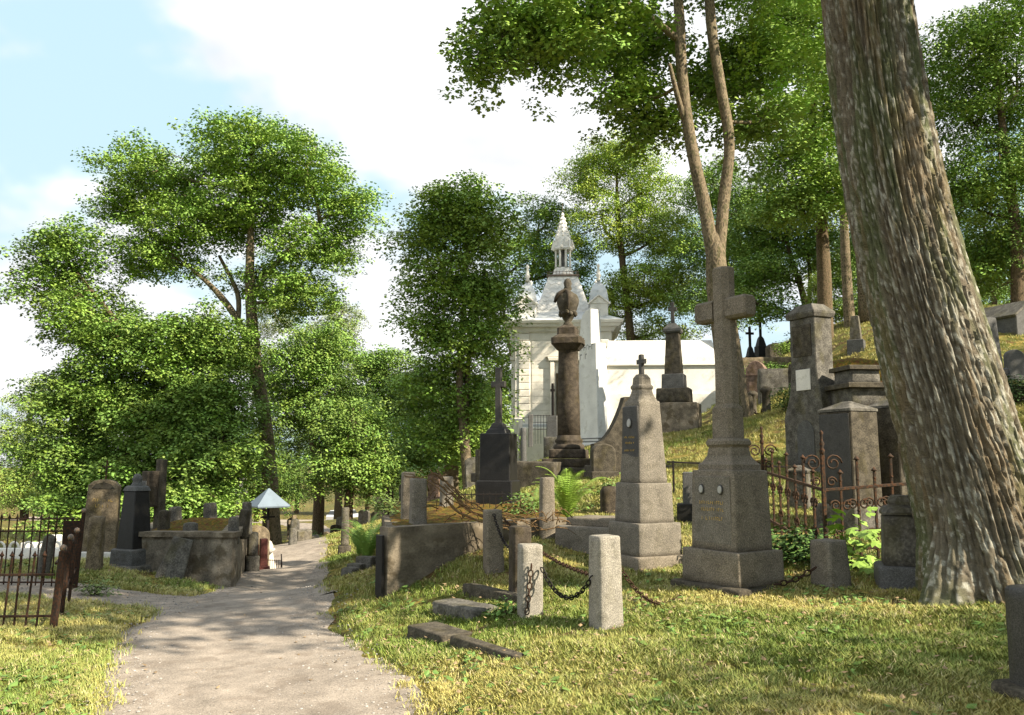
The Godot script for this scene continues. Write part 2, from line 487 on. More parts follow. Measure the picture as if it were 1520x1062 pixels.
# ---------------------------------------------------------------- foliage
func leaf_points(kind: String) -> Array:
	if kind == "maple":
		return [V(0, 0, 0), V(-0.3, 0.0, 0.08), V(-0.56, -0.06, 0.34), V(-0.27, 0.02, 0.42), V(-0.33, -0.05, 0.78), V(0, 0.03, 1.0), V(0.33, -0.05, 0.78), V(0.27, 0.02, 0.42), V(0.56, -0.06, 0.34), V(0.3, 0.0, 0.08)]
	return [V(0, 0, 0), V(-0.36, -0.05, 0.42), V(0, 0.04, 1.0), V(0.36, -0.05, 0.42)]

func clump(kind: String, count: int, reach: float, size: float, seed_: int) -> ArrayMesh:
	var key := "%s_%d_%f_%f_%d" % [kind, count, reach, size, seed_]
	if leaf_meshes.has(key): return leaf_meshes[key]
	var r := RandomNumberGenerator.new(); r.seed = seed_
	var st := S()
	var shape := leaf_points(kind)
	for i in count:
		var a := r.randf() * TAU
		var rad := reach * sqrt(r.randf())
		var at := V(cos(a) * rad, r.randf_range(-0.5, 0.5) * reach - 0.35 * rad * rad / reach, sin(a) * rad)
		var yaw := a + r.randf_range(-0.9, 0.9)
		var b := Basis(V(0, 1, 0), PI / 2 - yaw) * Basis(V(1, 0, 0), r.randf_range(-0.15, 1.0)) * Basis(V(0, 0, 1), r.randf_range(-0.6, 0.6))
		var s := size * r.randf_range(0.7, 1.25)
		var t := r.randf_range(0.88, 1.12)
		st.set_color(Color(t * r.randf_range(0.9, 1.1), t, t * r.randf_range(0.85, 1.1)))
		var pts := []
		for p in shape: pts.append(at + b * (p * s))
		var c: Vector3 = at + b * (V(0, 0.05, 0.4) * s)
		for k in pts.size():
			tri(st, c, pts[k], pts[(k + 1) % pts.size()])
	leaf_meshes[key] = fin(st)
	return leaf_meshes[key]

func scatter(parent: Node3D, called: String, mesh: Mesh, material: Material, xs: Array, cols: PackedColorArray) -> MultiMeshInstance3D:
	var mm := MultiMesh.new()
	mm.transform_format = MultiMesh.TRANSFORM_3D
	mm.use_colors = true
	mm.mesh = mesh
	mm.instance_count = xs.size()
	for i in xs.size():
		mm.set_instance_transform(i, xs[i])
		mm.set_instance_color(i, cols[i])
	var o := MultiMeshInstance3D.new()
	o.name = numbered(str(parent.get_instance_id()), called)
	o.multimesh = mm
	o.material_override = material
	parent.add_child(o)
	o.set_meta("kind", "stuff")
	return o

# A tree: its trunk and limbs follow given lines; the crown is a set of lobes, each hung with sprays of leaves on twigs.
func tree(called: String, label: String, group: String, stems: Array, lobes: Array, col: Color, o := {}) -> Node3D:
	var base: Vector3 = stems[0][0][0]
	base.y = minf(base.y, gh(base.x, base.z)) - 0.02
	stems[0][0][0] = base
	var t := thing(called, label, "tree", base, 0, group)
	var bark: Material = o.get("bark", M.bark)
	var sc: float = o.get("scale", 1.0)
	var kind: String = o.get("kind", "maple")
	var per: int = int(o.get("per", 16) * 0.82)
	var spray: float = o.get("spray", 0.46) * sc
	var skeleton := []
	for k in stems.size():
		var pts := []
		var rad := []
		for e in stems[k]:
			pts.append(e[0] - base); rad.append(e[1])
		if k == 0:
			pts.push_front(pts[0] - V(0, 0.35, 0)); rad.push_front(rad[0] * 1.35)
			rad[1] *= 1.12
		var st := S()
		var line := curve(pts, 5)
		tube(st, line, spread(rad, 5), 20 if sc < 1.5 else 7, 0.2)
		part(t, "trunk" if k == 0 else "limb", st, bark)
		for i in line.size():
			if line[i].y > line[line.size() - 1].y * 0.25 or k > 0: skeleton.append([line[i], 0.05])
	var twigs := S()
	var xs := []
	var cols := PackedColorArray()
	for lb in lobes:
		var c: Vector3 = lb[0] - base
		var rr: Vector3 = lb[1] * 0.9
		# a limb into the lobe
		var best := 0
		var bd := 1e9
		for i in skeleton.size():
			var q: Vector3 = skeleton[i][0]
			var d := q.distance_to(c) + maxf(0.0, q.y - c.y + rr.y * 0.6) * 2.0
			if d < bd:
				bd = d; best = i
		var from: Vector3 = skeleton[best][0]
		var mid := from.lerp(c, 0.5) + V(rng.randf_range(-0.3, 0.3), -0.08 * bd, rng.randf_range(-0.3, 0.3))
		var lim := curve([from, mid, c, c + V(rng.randf_range(-0.4, 0.4), rr.y * 0.5, rng.randf_range(-0.4, 0.4))], 4)
		var r0: float = clampf(0.035 * rr.length(), 0.05, 0.17)
		var rad2 := []
		for i in lim.size(): rad2.append(lerpf(r0, 0.03, float(i) / (lim.size() - 1)))
		var st2 := S()
		tube(st2, lim, rad2, 7, 0.12)
		part(t, "limb", st2, bark)
		var own := []
		for q in lim: own.append(q)
		for q in lim: skeleton.append([q, 0.05])
		var n: int = lb[2]
		for i in n:
			var y := 1.0 - 2.0 * (i + 0.5) / n
			var a := i * 2.39996 + rng.randf_range(-0.3, 0.3)
			var dir := V(cos(a) * sqrt(1 - y * y), y, sin(a) * sqrt(1 - y * y))
			var depth := rng.randf_range(0.68, 1.12) if rng.randf() < 0.8 else rng.randf_range(0.35, 0.7)
			depth += 0.16 * shape_noise.get_noise_3d((c.x + dir.x * rr.x) * 6.0, (c.y + dir.y * rr.y) * 6.0, (c.z + dir.z * rr.z) * 6.0)
			var p := c + dir * rr * depth
			if shape_noise.get_noise_3d((p.x + base.x) * 11.0, p.y * 15.0, (p.z + base.z) * 11.0) < -0.29: continue
			var near: Vector3 = own[0]
			for q in own:
				if q.distance_to(p) < near.distance_to(p): near = q
			var tp := [near, near.lerp(p, 0.55) + V(0, rng.randf_range(-0.1, 0.25), 0), p]
			tube(twigs, tp, [0.028 * sc, 0.018 * sc, 0.007 * sc], 4, 0.0)
			var shade := rng.randf_range(0.85, 1.15)
			var dens := per
			for k in dens:
				var g := V(rng.randfn(), rng.randfn() * 0.36, rng.randfn()) * spray
				g.y -= 0.16 * (g.x * g.x + g.z * g.z) / spray
				var s := sc * rng.randf_range(0.75, 1.2)
				var b := Basis(V(0, 1, 0), rng.randf() * TAU) * Basis(V(1, 0, 0), rng.randf_range(-0.35, 0.35))
				xs.append(Transform3D(b.scaled(V(s, s, s)), p + g))
				var v := shade * rng.randf_range(0.88, 1.12)
				cols.append(Color(col.r * v * rng.randf_range(0.9, 1.15), col.g * v, col.b * v * rng.randf_range(0.8, 1.2)))
	var tw := part(t, "twigs", twigs, bark)
	tw.set_meta("kind", "stuff")
	scatter(t, "crown", clump(kind, 40, 0.34, o.get("leaf", 0.1) * 0.8, 3 + stems.size()), M.leaf, xs, cols)
	return t

# ---------------------------------------------------------------- the scene
func _ready():
	rng.seed = 20240611
	shape_noise.noise_type = FastNoiseLite.TYPE_SIMPLEX_SMOOTH
	shape_noise.frequency = 0.05
	shape_noise.fractal_octaves = 3
	shape_noise.seed = 9
	var cam := Camera3D.new()
	cam.name = "camera"
	cam.fov = 46.03
	cam.far = 1500.0
	cam.near = 0.05
	cam.position = V(0, CAM_Y, 0)
	cam.rotation_degrees.x = 6.978
	add_child(cam)
	cam.current = true
	make_sky()
	var sun := DirectionalLight3D.new()
	sun.name = "sun"
	sun.light_color = Color(1.0, 0.95, 0.86)
	sun.light_energy = 1.6
	sun.light_angular_distance = 0.5
	sun.shadow_enabled = true
	add_child(sun)
	sun.look_at_from_position(V(7.0, 6.2, 4.1), Vector3.ZERO, V(0, 1, 0))
	solve_land()
	make_materials()
	make_ground()
	make_chapel()
	make_trees()
	make_big_tree()
	make_left_graves()
	make_terrace()
	make_right_graves()
	make_hill_graves()
	make_iron_fences()
	make_far_things()
	make_plants()
	make_grass()

func make_sky():
	var W := 1600
	var H := 800
	var n := FastNoiseLite.new()
	n.noise_type = FastNoiseLite.TYPE_SIMPLEX_SMOOTH
	n.frequency = 1.0; n.fractal_octaves = 7; n.seed = 12; n.fractal_gain = 0.55
	var n2 := FastNoiseLite.new()
	n2.noise_type = FastNoiseLite.TYPE_SIMPLEX_SMOOTH
	n2.frequency = 2.3; n2.fractal_octaves = 6; n2.seed = 31
	var d := PackedFloat32Array(); d.resize(W * H * 3)
	for y in H:
		var el := (0.5 - (y + 0.5) / H) * PI
		for x in W:
			var az := ((x + 0.5) / W - 0.5) * TAU
			var dir := V(sin(az) * cos(el), sin(el), -cos(az) * cos(el))
			var q := dir * V(1.0, 2.0, 1.0) / (0.55 + 0.45 * absf(dir.y))
			var v := n.get_noise_3d(q.x * 1.1 + 31.4, q.y * 1.1, q.z * 1.1)
			var cover := smoothstep(-0.24, 0.0, v)
			var body := clampf(0.5 + 0.8 * n2.get_noise_3d(q.x, q.y, q.z), 0, 1)
			var blue := V(0.31, 0.445, 0.515).lerp(V(0.41, 0.52, 0.57), exp(-maxf(dir.y, 0.0) * 3.5))
			var cloud := V(0.45, 0.46, 0.48).lerp(V(0.74, 0.74, 0.74), body)
			var c := blue.lerp(cloud, cover)
			if dir.y < 0.0: c = c.lerp(V(0.5, 0.52, 0.46), clampf(-dir.y * 8.0, 0, 1))
			var i := (y * W + x) * 3
			d[i] = c.x; d[i + 1] = c.y; d[i + 2] = c.z
	var im := Image.create_from_data(W, H, false, Image.FORMAT_RGBF, d.to_byte_array())
	var pano := PanoramaSkyMaterial.new()
	pano.panorama = ImageTexture.create_from_image(im)
	var sky := Sky.new()
	sky.sky_material = pano
	var env := Environment.new()
	env.background_mode = Environment.BG_SKY
	env.sky = sky
	env.background_energy_multiplier = 0.78
	env.tonemap_mode = Environment.TONE_MAPPER_LINEAR
	env.tonemap_exposure = 2.5
	env.sdfgi_enabled = true
	env.ssao_enabled = true
	env.ssil_enabled = true
	var we := WorldEnvironment.new()
	we.name = "surroundings"
	we.environment = env
	add_child(we)

func axis(marks: Array) -> PackedFloat64Array:      # [[from, step], ...] up to the last mark
	var out := PackedFloat64Array()
	for i in marks.size() - 1:
		var a: float = marks[i][0]
		var b: float = marks[i + 1][0]
		var n := maxi(1, int(round((b - a) / marks[i][1])))
		for k in n: out.append(lerpf(a, b, float(k) / n))
	out.append(marks[marks.size() - 1][0])
	return out

func make_ground():
	var ax := axis([[-900, 150], [-300, 30], [-60, 5], [-20, 0.8], [-9, 0.16], [8, 0.5], [20, 2], [60, 30], [300, 150], [900, 1]])
	var az := axis([[-1200, 200], [-400, 40], [-120, 5], [-48, 1.2], [-20, 0.35], [-12, 0.14], [-3.2, 0.4], [4, 2], [20, 40], [300, 1]])
	var patch := FastNoiseLite.new()
	patch.frequency = 0.22; patch.fractal_octaves = 4; patch.seed = 5
	var nx := ax.size()
	var st := SurfaceTool.new()
	st.begin(Mesh.PRIMITIVE_TRIANGLES)
	st.set_smooth_group(0)
	var hs := PackedVector3Array()
	var cs := PackedColorArray()
	for z in az:
		for x in ax:
			var y := gh(clampf(x, -300, 300), clampf(z, -400, 100))
			if z > -24 and absf(x) < 12:
				y += 0.022 * patch.get_noise_2d(x * 6, z * 6)
				if minf(line_dist(path_line, x, z), line_dist(side_line, x, z)) < 0.3: y -= 0.012
			hs.append(V(x, y, z))
			var v := clampf(0.5 + patch.get_noise_2d(x, z) * 1.1, 0, 1)
			cs.append(Color(0.62, 0.74, 0.5).lerp(Color(1.15, 1.0, 0.8), v))
	for j in az.size() - 1:
		for i in nx - 1:
			var a := j * nx + i
			for k in [a, a + 1, a + nx + 1, a, a + nx + 1, a + nx]:
				st.set_color(cs[k])
				st.add_vertex(hs[k])
	setting("ground", st, M.turf)
	ribbon("path", path_line, 0.0, 0.02)
	ribbon("side_path", side_line, 7.0, 0.011)
	# a sheet of worn road at the foot of the hill
	var rd := S()
	rd.set_smooth_group(0)
	for i in 24:
		for j in 4:
			var c := []
			for e in [[i, j], [i + 1, j], [i + 1, j + 1], [i, j + 1]]:
				var x: float = -70 + e[0] * 4.0
				var z: float = -113.0 - e[1] * 2.4 + (x + 22) * 0.05
				c.append(V(x, gh(x, z) + 0.12, z))
			quad(rd, c[0], c[3], c[2], c[1])
	setting("road", rd, M.road)

func ribbon(called: String, line: Array, seed_: float, up: float):
	var pts := []
	var rad := []
	for e in line:
		pts.append(V(e[0], 0, e[1])); rad.append(e[2])
	var n := 26
	var c := curve(pts, n)
	var w := spread(rad, n)
	var st := SurfaceTool.new()
	st.begin(Mesh.PRIMITIVE_TRIANGLES)
	st.set_smooth_group(0)
	var rows := []
	var across := 12
	for i in c.size():
		var t: Vector3 = (c[mini(i + 1, c.size() - 1)] - c[maxi(i - 1, 0)]).normalized()
		var side := V(-t.z, 0, t.x)
		var row := []
		for k in across + 1:
			var u := 2.0 * k / across - 1.0
			var e := 1.0 + (0.16 * shape_noise.get_noise_2d(i * 2.5 + seed_ * 50, signf(u) * 40.0) + 0.05 * shape_noise.get_noise_2d(i * 11.0, signf(u) * 90.0 + seed_)) * absf(u)
			var p: Vector3 = c[i] + side * (u * w[i] * e)
			p.y = gh(p.x, p.z) + up * (1.0 - pow(absf(u), 6.0) * 1.6) + 0.006 * shape_noise.get_noise_2d(p.x * 30, p.z * 30)
			row.append(p)
		rows.append(row)
	for i in rows.size() - 1:
		for k in across:
			quad(st, rows[i][k], rows[i + 1][k], rows[i + 1][k + 1], rows[i][k + 1])
	setting(called, st, M.path)

# ---------------------------------------------------------------- the chapel and its white wing
func make_chapel():
	var at := Vector3(2.6, 1.401, -42)
	at.y -= 0.4
	var c := thing("chapel", "cream chapel with white shingled roof and spire behind the graves", "chapel", at, -4)
	var y0 := 0.4
	var base := S()
	block(base, 5.4, 5.2, 5.3, 5.1, -1.0, 2.15, 0.03)
	part(c, "plinth", base, M.plaster)
	var led := S()
	block(led, 5.62, 5.42, 5.62, 5.42, 2.15, 2.3, 0.03)
	part(c, "ledge", led, M.zinc)
	var wall := S()
	block(wall, 4.6, 4.6, 4.6, 4.6, 2.3, 7.0, 0.02)
	part(c, "wall", wall, M.plaster)
	# courses of rusticated plaster on the front and the side, each a little proud
	for k in 13:
		var st := S()
		block(st, 3.4, 0.05, 3.4, 0.05, 0, 0.315, 0.012, V(0.2, 2.62 + k * 0.335, 2.3))
		part(c, "wall_course", st, M.plaster)
		var q := S()
		block(q, 0.52, 0.12, 0.52, 0.12, 0, 0.30, 0.02, V(-1.86, 2.62 + k * 0.335, 2.31))
		part(c, "quoin", q, M.plaster)
	var foot := S()
	block(foot, 4.9, 4.9, 4.75, 4.75, 2.3, 2.6, 0.02)
	part(c, "wall_foot", foot, M.plaster)
	for s in [-1.0, 1.0]:
		var pl := S()
		block(pl, 0.3, 0.5, 0.3, 0.5, 2.3, 6.2, 0.02, V(-2.36, 0, s * 1.6))
		block(pl, 0.4, 0.62, 0.4, 0.62, 5.4, 5.6, 0.02, V(-2.36, 0, s * 1.6))
		block(pl, 0.42, 0.66, 0.46, 0.7, 6.2, 6.45, 0.02, V(-2.36, 0, s * 1.6))
		part(c, "pilaster", pl, M.plaster)
	var bracket := S()
	block(bracket, 0.28, 3.4, 0.34, 3.6, 6.5, 7.0, 0.02, V(-2.4, 0, 0))
	part(c, "bracket_band", bracket, M.white_paint)
	var cor := S()
	block(cor, 4.8, 4.8, 5.0, 5.0, 6.7, 6.9, 0.02)
	block(cor, 5.3, 5.3, 5.5, 5.5, 6.9, 7.06, 0.02)
	block(cor, 5.6, 5.6, 5.75, 5.75, 7.06, 7.2, 0.02)
	part(c, "cornice", cor, M.plaster_white)
	# door with a small pediment on the front
	var dr := S()
	block(dr, 1.2, 0.1, 1.2, 0.1, 2.45, 4.7, 0.02, V(0.25, 0, 2.36))
	var door := part(c, "door", dr, M.bark_dark)
	var fr := S()
	for s in [-1.0, 1.0]: block(fr, 0.2, 0.2, 0.2, 0.2, 2.4, 5.3, 0.02, V(0.25 + s * 0.78, 0, 2.4))
	block(fr, 1.9, 0.3, 2.0, 0.34, 5.3, 5.45, 0.02, V(0.25, 0, 2.4))
	slab(fr, PackedVector2Array([Vector2(-1.1, 0), Vector2(1.1, 0), Vector2(0, 0.85)]), 0, 0.3, 0.02, Transform3D(Basis(), V(0.25, 5.46, 2.25)))
	part(door, "frame", fr, M.plaster)
	# roofs
	var sk := S()
	loft(sk, [ring(5.7, 5.7, 7.2, 0.02), ring(2.95, 2.95, 7.8, 0.02)])
	part(c, "lower_roof", sk, M.zinc)
	var rf := S()
	loft(rf, [ring(2.8, 2.8, 7.7, 0.02), ring(1.45, 1.45, 9.75, 0.02)])
	var roof := part(c, "roof", rf, M.shingle)
	for k in 9:                                      # rows of diamond shingles, each a lip on the slope
		for f in 4:
			var t := (k + 0.5) / 9.0
			var half := lerpf(2.8, 1.45, t) / 2.0
			var y := lerpf(7.7, 9.75, t)
			var n := maxi(3, int(half * 2 / 0.36))
			var st := S()
			for i in n:
				var x := lerpf(-half + 0.1, half - 0.1, (i + 0.5) / n)
				var w := half / n * 0.92
				var z := half + 0.012
				var sl := 0.675 / 2.05
				quad(st, V(x - w, y, z), V(x, y + 0.13, z - 0.13 * sl), V(x + w, y, z), V(x, y - 0.13, z + 0.13 * sl + 0.014))
			var o := part(roof, "shingle_row", st, M.shingle)
			o.rotation.y = f * PI / 2
	var crest := S()
	block(crest, 1.62, 1.62, 1.62, 1.62, 9.75, 9.83, 0.02)
	for i in 4:
		var dirv := V(0, 0, 0.76).rotated(V(0, 1, 0), i * PI / 2)
		var sd := V(1, 0, 0).rotated(V(0, 1, 0), i * PI / 2)
		for k in 9: bar(crest, dirv + sd * (k - 4) * 0.17 + V(0, 9.83, 0), dirv + sd * (k - 4) * 0.17 + V(0, 10.02, 0), 0.025, 0.025)
		bar(crest, dirv - sd * 0.76 + V(0, 9.96, 0), dirv + sd * 0.755 + V(0, 9.96, 0), 0.03, 0.02)
	part(c, "roof_cresting", crest, M.iron_grey)
	var sp := thing("spire", "", "", Vector3.ZERO)
	remove_child(sp); sp.remove_meta("label"); sp.remove_meta("category"); sp.remove_meta("kind")
	c.add_child(sp)
	var l0 := S()
	lathe(l0, [[0.62, 9.8], [0.62, 9.95], [0.5, 10.05], [0.46, 10.25], [0.4, 10.3]], 8, Vector3.ZERO, false)
	part(sp, "lantern_base", l0, M.white_stone)
	for i in 8:
		var a := TAU * (i + 0.5) / 8
		var q := V(cos(a) * 0.38, 0, sin(a) * 0.38)
		var st := S()
		lathe(st, [[0.075, 10.3], [0.06, 10.4], [0.06, 11.15], [0.09, 11.25]], 7, q)
		part(sp, "lantern_column", st, M.white_stone)
		var g := S()
		slab(g, PackedVector2Array([Vector2(-0.19, 0), Vector2(0.19, 0), Vector2(0, 0.5)]), -0.03, 0.03, 0.008, Transform3D(Basis(V(0, 1, 0), -a + PI / 2 + PI / 8), V(cos(a + PI / 8) * 0.47, 11.3, sin(a + PI / 8) * 0.47)))
		part(sp, "gable", g, M.white_stone)
	var core := S()
	lathe(core, [[0.22, 10.28], [0.22, 11.25]], 8, Vector3.ZERO, false)
	part(sp, "lantern_core", core, M.slate)
	var cone := S()
	lathe(cone, [[0.52, 11.22], [0.54, 11.3], [0.47, 11.36], [0.42, 11.8], [0.06, 13.05], [0.09, 13.1], [0.05, 13.2], [0.0, 13.25]], 8, Vector3.ZERO, false)
	part(sp, "spire_cone", cone, M.white_stone)
	for k in 5:
		for i in 8:
			var a := TAU * i / 8
			var t := (k + 0.6) / 5.4
			var rr := lerpf(0.42, 0.06, t)
			var st := S()
			lathe(st, [[0.0, -0.05], [0.05, 0.0], [0.035, 0.06], [0.0, 0.1]], 5, V(cos(a) * rr, lerpf(11.8, 13.05, t), sin(a) * rr))
			part(sp, "crocket", st, M.white_stone)
	var rod := S()
	bar(rod, V(0, 13.2, 0), V(0, 13.75, 0), 0.025, 0.025)
	part(sp, "rod", rod, M.iron_grey)
	for s in [[-1.72, 1.85], [1.72, 1.85], [-1.72, -1.85], [1.72, -1.85]]:
		var q := V(s[0], 0, s[1])
		var st := S()
		block(st, 0.86, 0.86, 0.86, 0.86, 7.2, 8.05, 0.02, q)
		slab(st, PackedVector2Array([Vector2(-0.46, 0), Vector2(0.46, 0), Vector2(0, 0.36)]), -0.46, 0.46, 0.02, Transform3D(Basis(), q + V(0, 8.05, 0)))
		var tu := part(c, "turret", st, M.plaster_white)
		var rs := S()
		var rings := []
		for e in [[0.98, 8.02], [0.88, 8.4], [0.76, 8.75], [0.52, 9.0], [0.2, 9.16], [0.12, 9.3]]: rings.append(ring(e[0], e[0] * 0.92, e[1], 0.01, q + V(0, 0, -0.06)))
		loft(rs, rings)
		part(tu, "turret_roof", rs, M.zinc)
		var eave := S()
		for e in [-1.0, 1.0]: bar(eave, q + V(e * 0.54, 8.02, 0.47), q + V(e * 0.012, 8.45, 0.47), 0.07, 0.16)
		part(tu, "gable_trim", eave, M.white_stone)
		var f := S()
		lathe(f, [[0.12, 9.25], [0.07, 9.4], [0.14, 9.5], [0.09, 9.6], [0.05, 9.9], [0.1, 9.98], [0.03, 10.1]], 8, q)
		part(tu, "finial", f, M.white_stone)
	# stepped side wall and pale rough masonry in front of the door
	var wing := thing("crypt_wing", "long white plastered crypt with a sloping coping beside the chapel", "building", Vector3(6.344, 2.889, -37), -3)
	var ww := S()
	block(ww, 5.0, 3.0, 5.0, 3.0, -2.6, 2.72, 0.02)
	part(wing, "wall", ww, M.plaster_white)
	var wl := S()
	block(wl, 5.2, 3.2, 5.2, 3.2, 2.72, 2.82, 0.02)
	part(wing, "ledge", wl, M.plaster_white)
	var wc := S()
	loft(wc, [ring(5.06, 3.06, 2.82, 0.02), ring(5.06, 3.02, 3.1, 0.02), ring(4.6, 2.0, 3.86, 0.02)])
	part(wing, "coping", wc, M.shingle)
	var wf := S()
	block(wf, 5.08, 3.08, 5.06, 3.06, -2.6, 1.55, 0.03, V(-0.05, 0, 0.02))
	part(wing, "lower_wall", wf, M.plaster_white)
	var pier := S()
	block(pier, 0.5, 0.5, 0.5, 0.5, -2.6, 3.5, 0.02, V(-2.5, 0, 1.5))
	block(pier, 0.62, 0.62, 0.7, 0.7, 3.5, 3.8, 0.02, V(-2.5, 0, 1.5))
	part(wing, "corner_pier", pier, M.plaster_white)
	var low := thing("rubble_wall", "low pale stepped masonry wall at the foot of the chapel", "wall", Vector3(1.045, 0.796, -33), -20)
	for e in [[0.0, 0.0, 1.35, 2.1], [0.95, 0.02, 0.75, 1.55], [-0.95, -0.02, 0.4, 2.45]]:
		var st := S()
		worn(st, e[2], 0.5, e[2], 0.48, -0.6, e[3], 0.02, 0.15, 0.03, e[0])
		var o := part(low, "wall_step", st, M.white_stone)
		o.position = V(e[0], 0, e[1])

# ---------------------------------------------------------------- trees
func make_trees():
	var deep_shaded := Color(0.175, 0.290, 0.058)  # darker copy of the fresh green; part of the crown shade is in it
	var fresh := Color(0.205, 0.330, 0.062)
	var bright := Color(0.30, 0.42, 0.075)
	var pale := Color(0.24, 0.31, 0.12)
	tree("maple_tree", "tall maple with pale leaning trunk and wide round crown left of the path", "trees around the cemetery",
		[[[Vector3(-8.361, -1.182, -30), 0.3], [Vector3(-8.587, 1.222, -30), 0.26], [Vector3(-8.821, 3.123, -30), 0.25], [Vector3(-9.237, 5.296, -30), 0.22], [Vector3(-9.457, 7.261, -30), 0.19], [Vector3(-9.547, 9.005, -30), 0.15], [Vector3(-9.549, 11.029, -30), 0.07]],
		[[Vector3(-9.204, 5.053, -30), 0.15], [Vector3(-9.919, 6.644, -30), 0.14], [Vector3(-10.743, 7.707, -30), 0.1], [Vector3(-11.634, 8.505, -30), 0.06]],
		[[Vector3(-9.892, 6.57, -30), 0.1], [Vector3(-10.058, 7.693, -30.3), 0.09], [Vector3(-10.854, 9.129, -30.5), 0.05]],
		[[Vector3(-9.466, 7.509, -30), 0.1], [Vector3(-8.344, 9.005, -30), 0.08], [Vector3(-7.029, 10.267, -30), 0.05]]],
		[[Vector3(-9.599, 13.034, -30), V(2.1, 1.15, 2.1), 34], [Vector3(-7.579, 12.182, -30), V(1.8, 1.15, 2.0), 28], [Vector3(-5.98, 10.724, -30), V(1.15, 1.0, 1.4), 17], [Vector3(-7.128, 9.383, -30), V(1.4, 1.0, 1.8), 22], [Vector3(-7.692, 7.757, -30), V(1.2, 0.9, 1.5), 18],
		[Vector3(-12.929, 12.311, -30), V(1.95, 1.05, 1.9), 30], [Vector3(-14.225, 11.029, -30), V(0.9, 0.7, 1.1), 10], [Vector3(-11.727, 10.52, -30), V(1.9, 1.05, 2.2), 30], [Vector3(-9.935, 11.186, -30.5), V(1.9, 1.2, 2.3), 26], [Vector3(-12.891, 9.131, -30), V(1.6, 0.85, 1.7), 20], [Vector3(-9.36, 8.606, -31), V(1.2, 0.6, 1.5), 10]],
		fresh, {"bark": M.bark_pale, "per": 20})
	tree("maple_tree", "dense dark maple sweeping low behind the graves on the left", "trees around the cemetery",
		[[[Vector3(-10.844, -0.391, -28), 0.26], [Vector3(-11.02, 2.353, -28), 0.22], [Vector3(-11.162, 4.37, -28), 0.18], [Vector3(-11.397, 6.422, -28), 0.1]], [[Vector3(-11.096, 3.469, -28), 0.12], [Vector3(-12.902, 5.734, -28), 0.09], [Vector3(-14.859, 8.044, -28), 0.04]]],
		[[Vector3(-15.324, 8.864, -28), V(1.3, 1.0, 1.3), 16], [Vector3(-15.393, 7.462, -28), V(1.0, 0.7, 1.2), 9], [Vector3(-14.196, 6.538, -28), V(1.4, 1.0, 1.6), 20], [Vector3(-12.551, 5.506, -28), V(2.0, 1.1, 2.0), 28], [Vector3(-10.639, 5.734, -28), V(1.5, 1.05, 1.8), 24], [Vector3(-14.248, 3.694, -28), V(1.5, 1.2, 1.8), 26], [Vector3(-11.88, 3.469, -28), V(2.2, 1.4, 2.2), 34], [Vector3(-9.917, 3.694, -28), V(1.3, 1.2, 1.6), 24], [Vector3(-9.888, 5.343, -28.5), V(1.0, 0.9, 1.3), 12], [Vector3(-13.505, 4.235, -29), V(2.0, 1.3, 1.8), 22], [Vector3(-10.941, 2.575, -28), V(2.0, 1.1, 1.8), 24],
		[Vector3(-14.235, 1.688, -28), V(1.5, 1.1, 1.7), 24], [Vector3(-11.785, 1.47, -27.5), V(2.2, 1.1, 2.2), 34], [Vector3(-9.549, 1.792, -27), V(1.5, 1.1, 1.7), 24], [Vector3(-13.002, 0.309, -27), V(1.7, 0.7, 1.5), 20], [Vector3(-10.16, 0.357, -26), V(1.7, 0.6, 1.4), 20]],
		deep_shaded, {"per": 22, "bark": M.bark_dark})
	tree("maple_tree", "slim tree with bare curving trunk standing beside the far path", "trees around the cemetery",
		[[[Vector3(-9.078, -2.017, -40), 0.27], [Vector3(-9.076, 0.156, -40), 0.24], [Vector3(-9.433, 2.675, -40), 0.2], [Vector3(-9.607, 4.27, -40), 0.16], [Vector3(-9.521, 6.854, -40), 0.07]]],
		[[Vector3(-10.79, 6.204, -40), V(1.9, 1.5, 2.0), 26], [Vector3(-9.041, 7.016, -40), V(1.5, 1.2, 1.9), 20], [Vector3(-10.717, 3.95, -40), V(1.5, 1.2, 1.9), 20], [Vector3(-8.654, 4.591, -40), V(1.4, 1.2, 1.9), 20], [Vector3(-8.7, 2.729, -42), V(1.6, 1.0, 1.9), 16]],
		deep_shaded, {"scale": 1.15, "per": 20})
	tree("broadleaf_tree", "leafy tree with dark forked trunk left of the tall double trunked tree", "trees around the cemetery",
		[[[Vector3(-6.568, -0.849, -46), 0.2], [Vector3(-6.681, 1.383, -46), 0.17], [Vector3(-6.983, 3.935, -46), 0.13], [Vector3(-7.112, 6.895, -46), 0.06]], [[Vector3(-6.638, 1.021, -46), 0.08], [Vector3(-5.858, 2.472, -46), 0.06], [Vector3(-5.146, 3.935, -46), 0.03]]],
		[[Vector3(-6.96, 6.708, -46), V(1.7, 1.5, 2.0), 24], [Vector3(-7.91, 4.302, -46), V(1.7, 1.5, 2.0), 22], [Vector3(-5.456, 5.039, -46), V(1.7, 1.7, 2.0), 24], [Vector3(-7.471, 1.934, -47), V(1.9, 1.1, 2.0), 18], [Vector3(-4.943, 2.472, -46), V(1.7, 1.4, 2.0), 22]],
		deep_shaded, {"scale": 1.2, "per": 20})
	tree("broadleaf_tree", "small dark trunked tree leaning over the end of the path", "trees around the cemetery",
		[[[Vector3(-6.898, -1.655, -36), 0.22], [Vector3(-6.881, 0.02, -36), 0.18], [Vector3(-6.685, 1.43, -36), 0.15], [Vector3(-6.903, 3.427, -36), 0.06]]],
		[[Vector3(-6.756, 3.284, -36), V(1.5, 1.3, 1.6), 22], [Vector3(-7.571, 1.43, -36), V(1.4, 0.9, 1.5), 16], [Vector3(-6, 1.43, -36), V(1.3, 0.8, 1.5), 15]],
		deep_shaded, {"scale": 1.1, "per": 18, "bark": M.bark_dark})
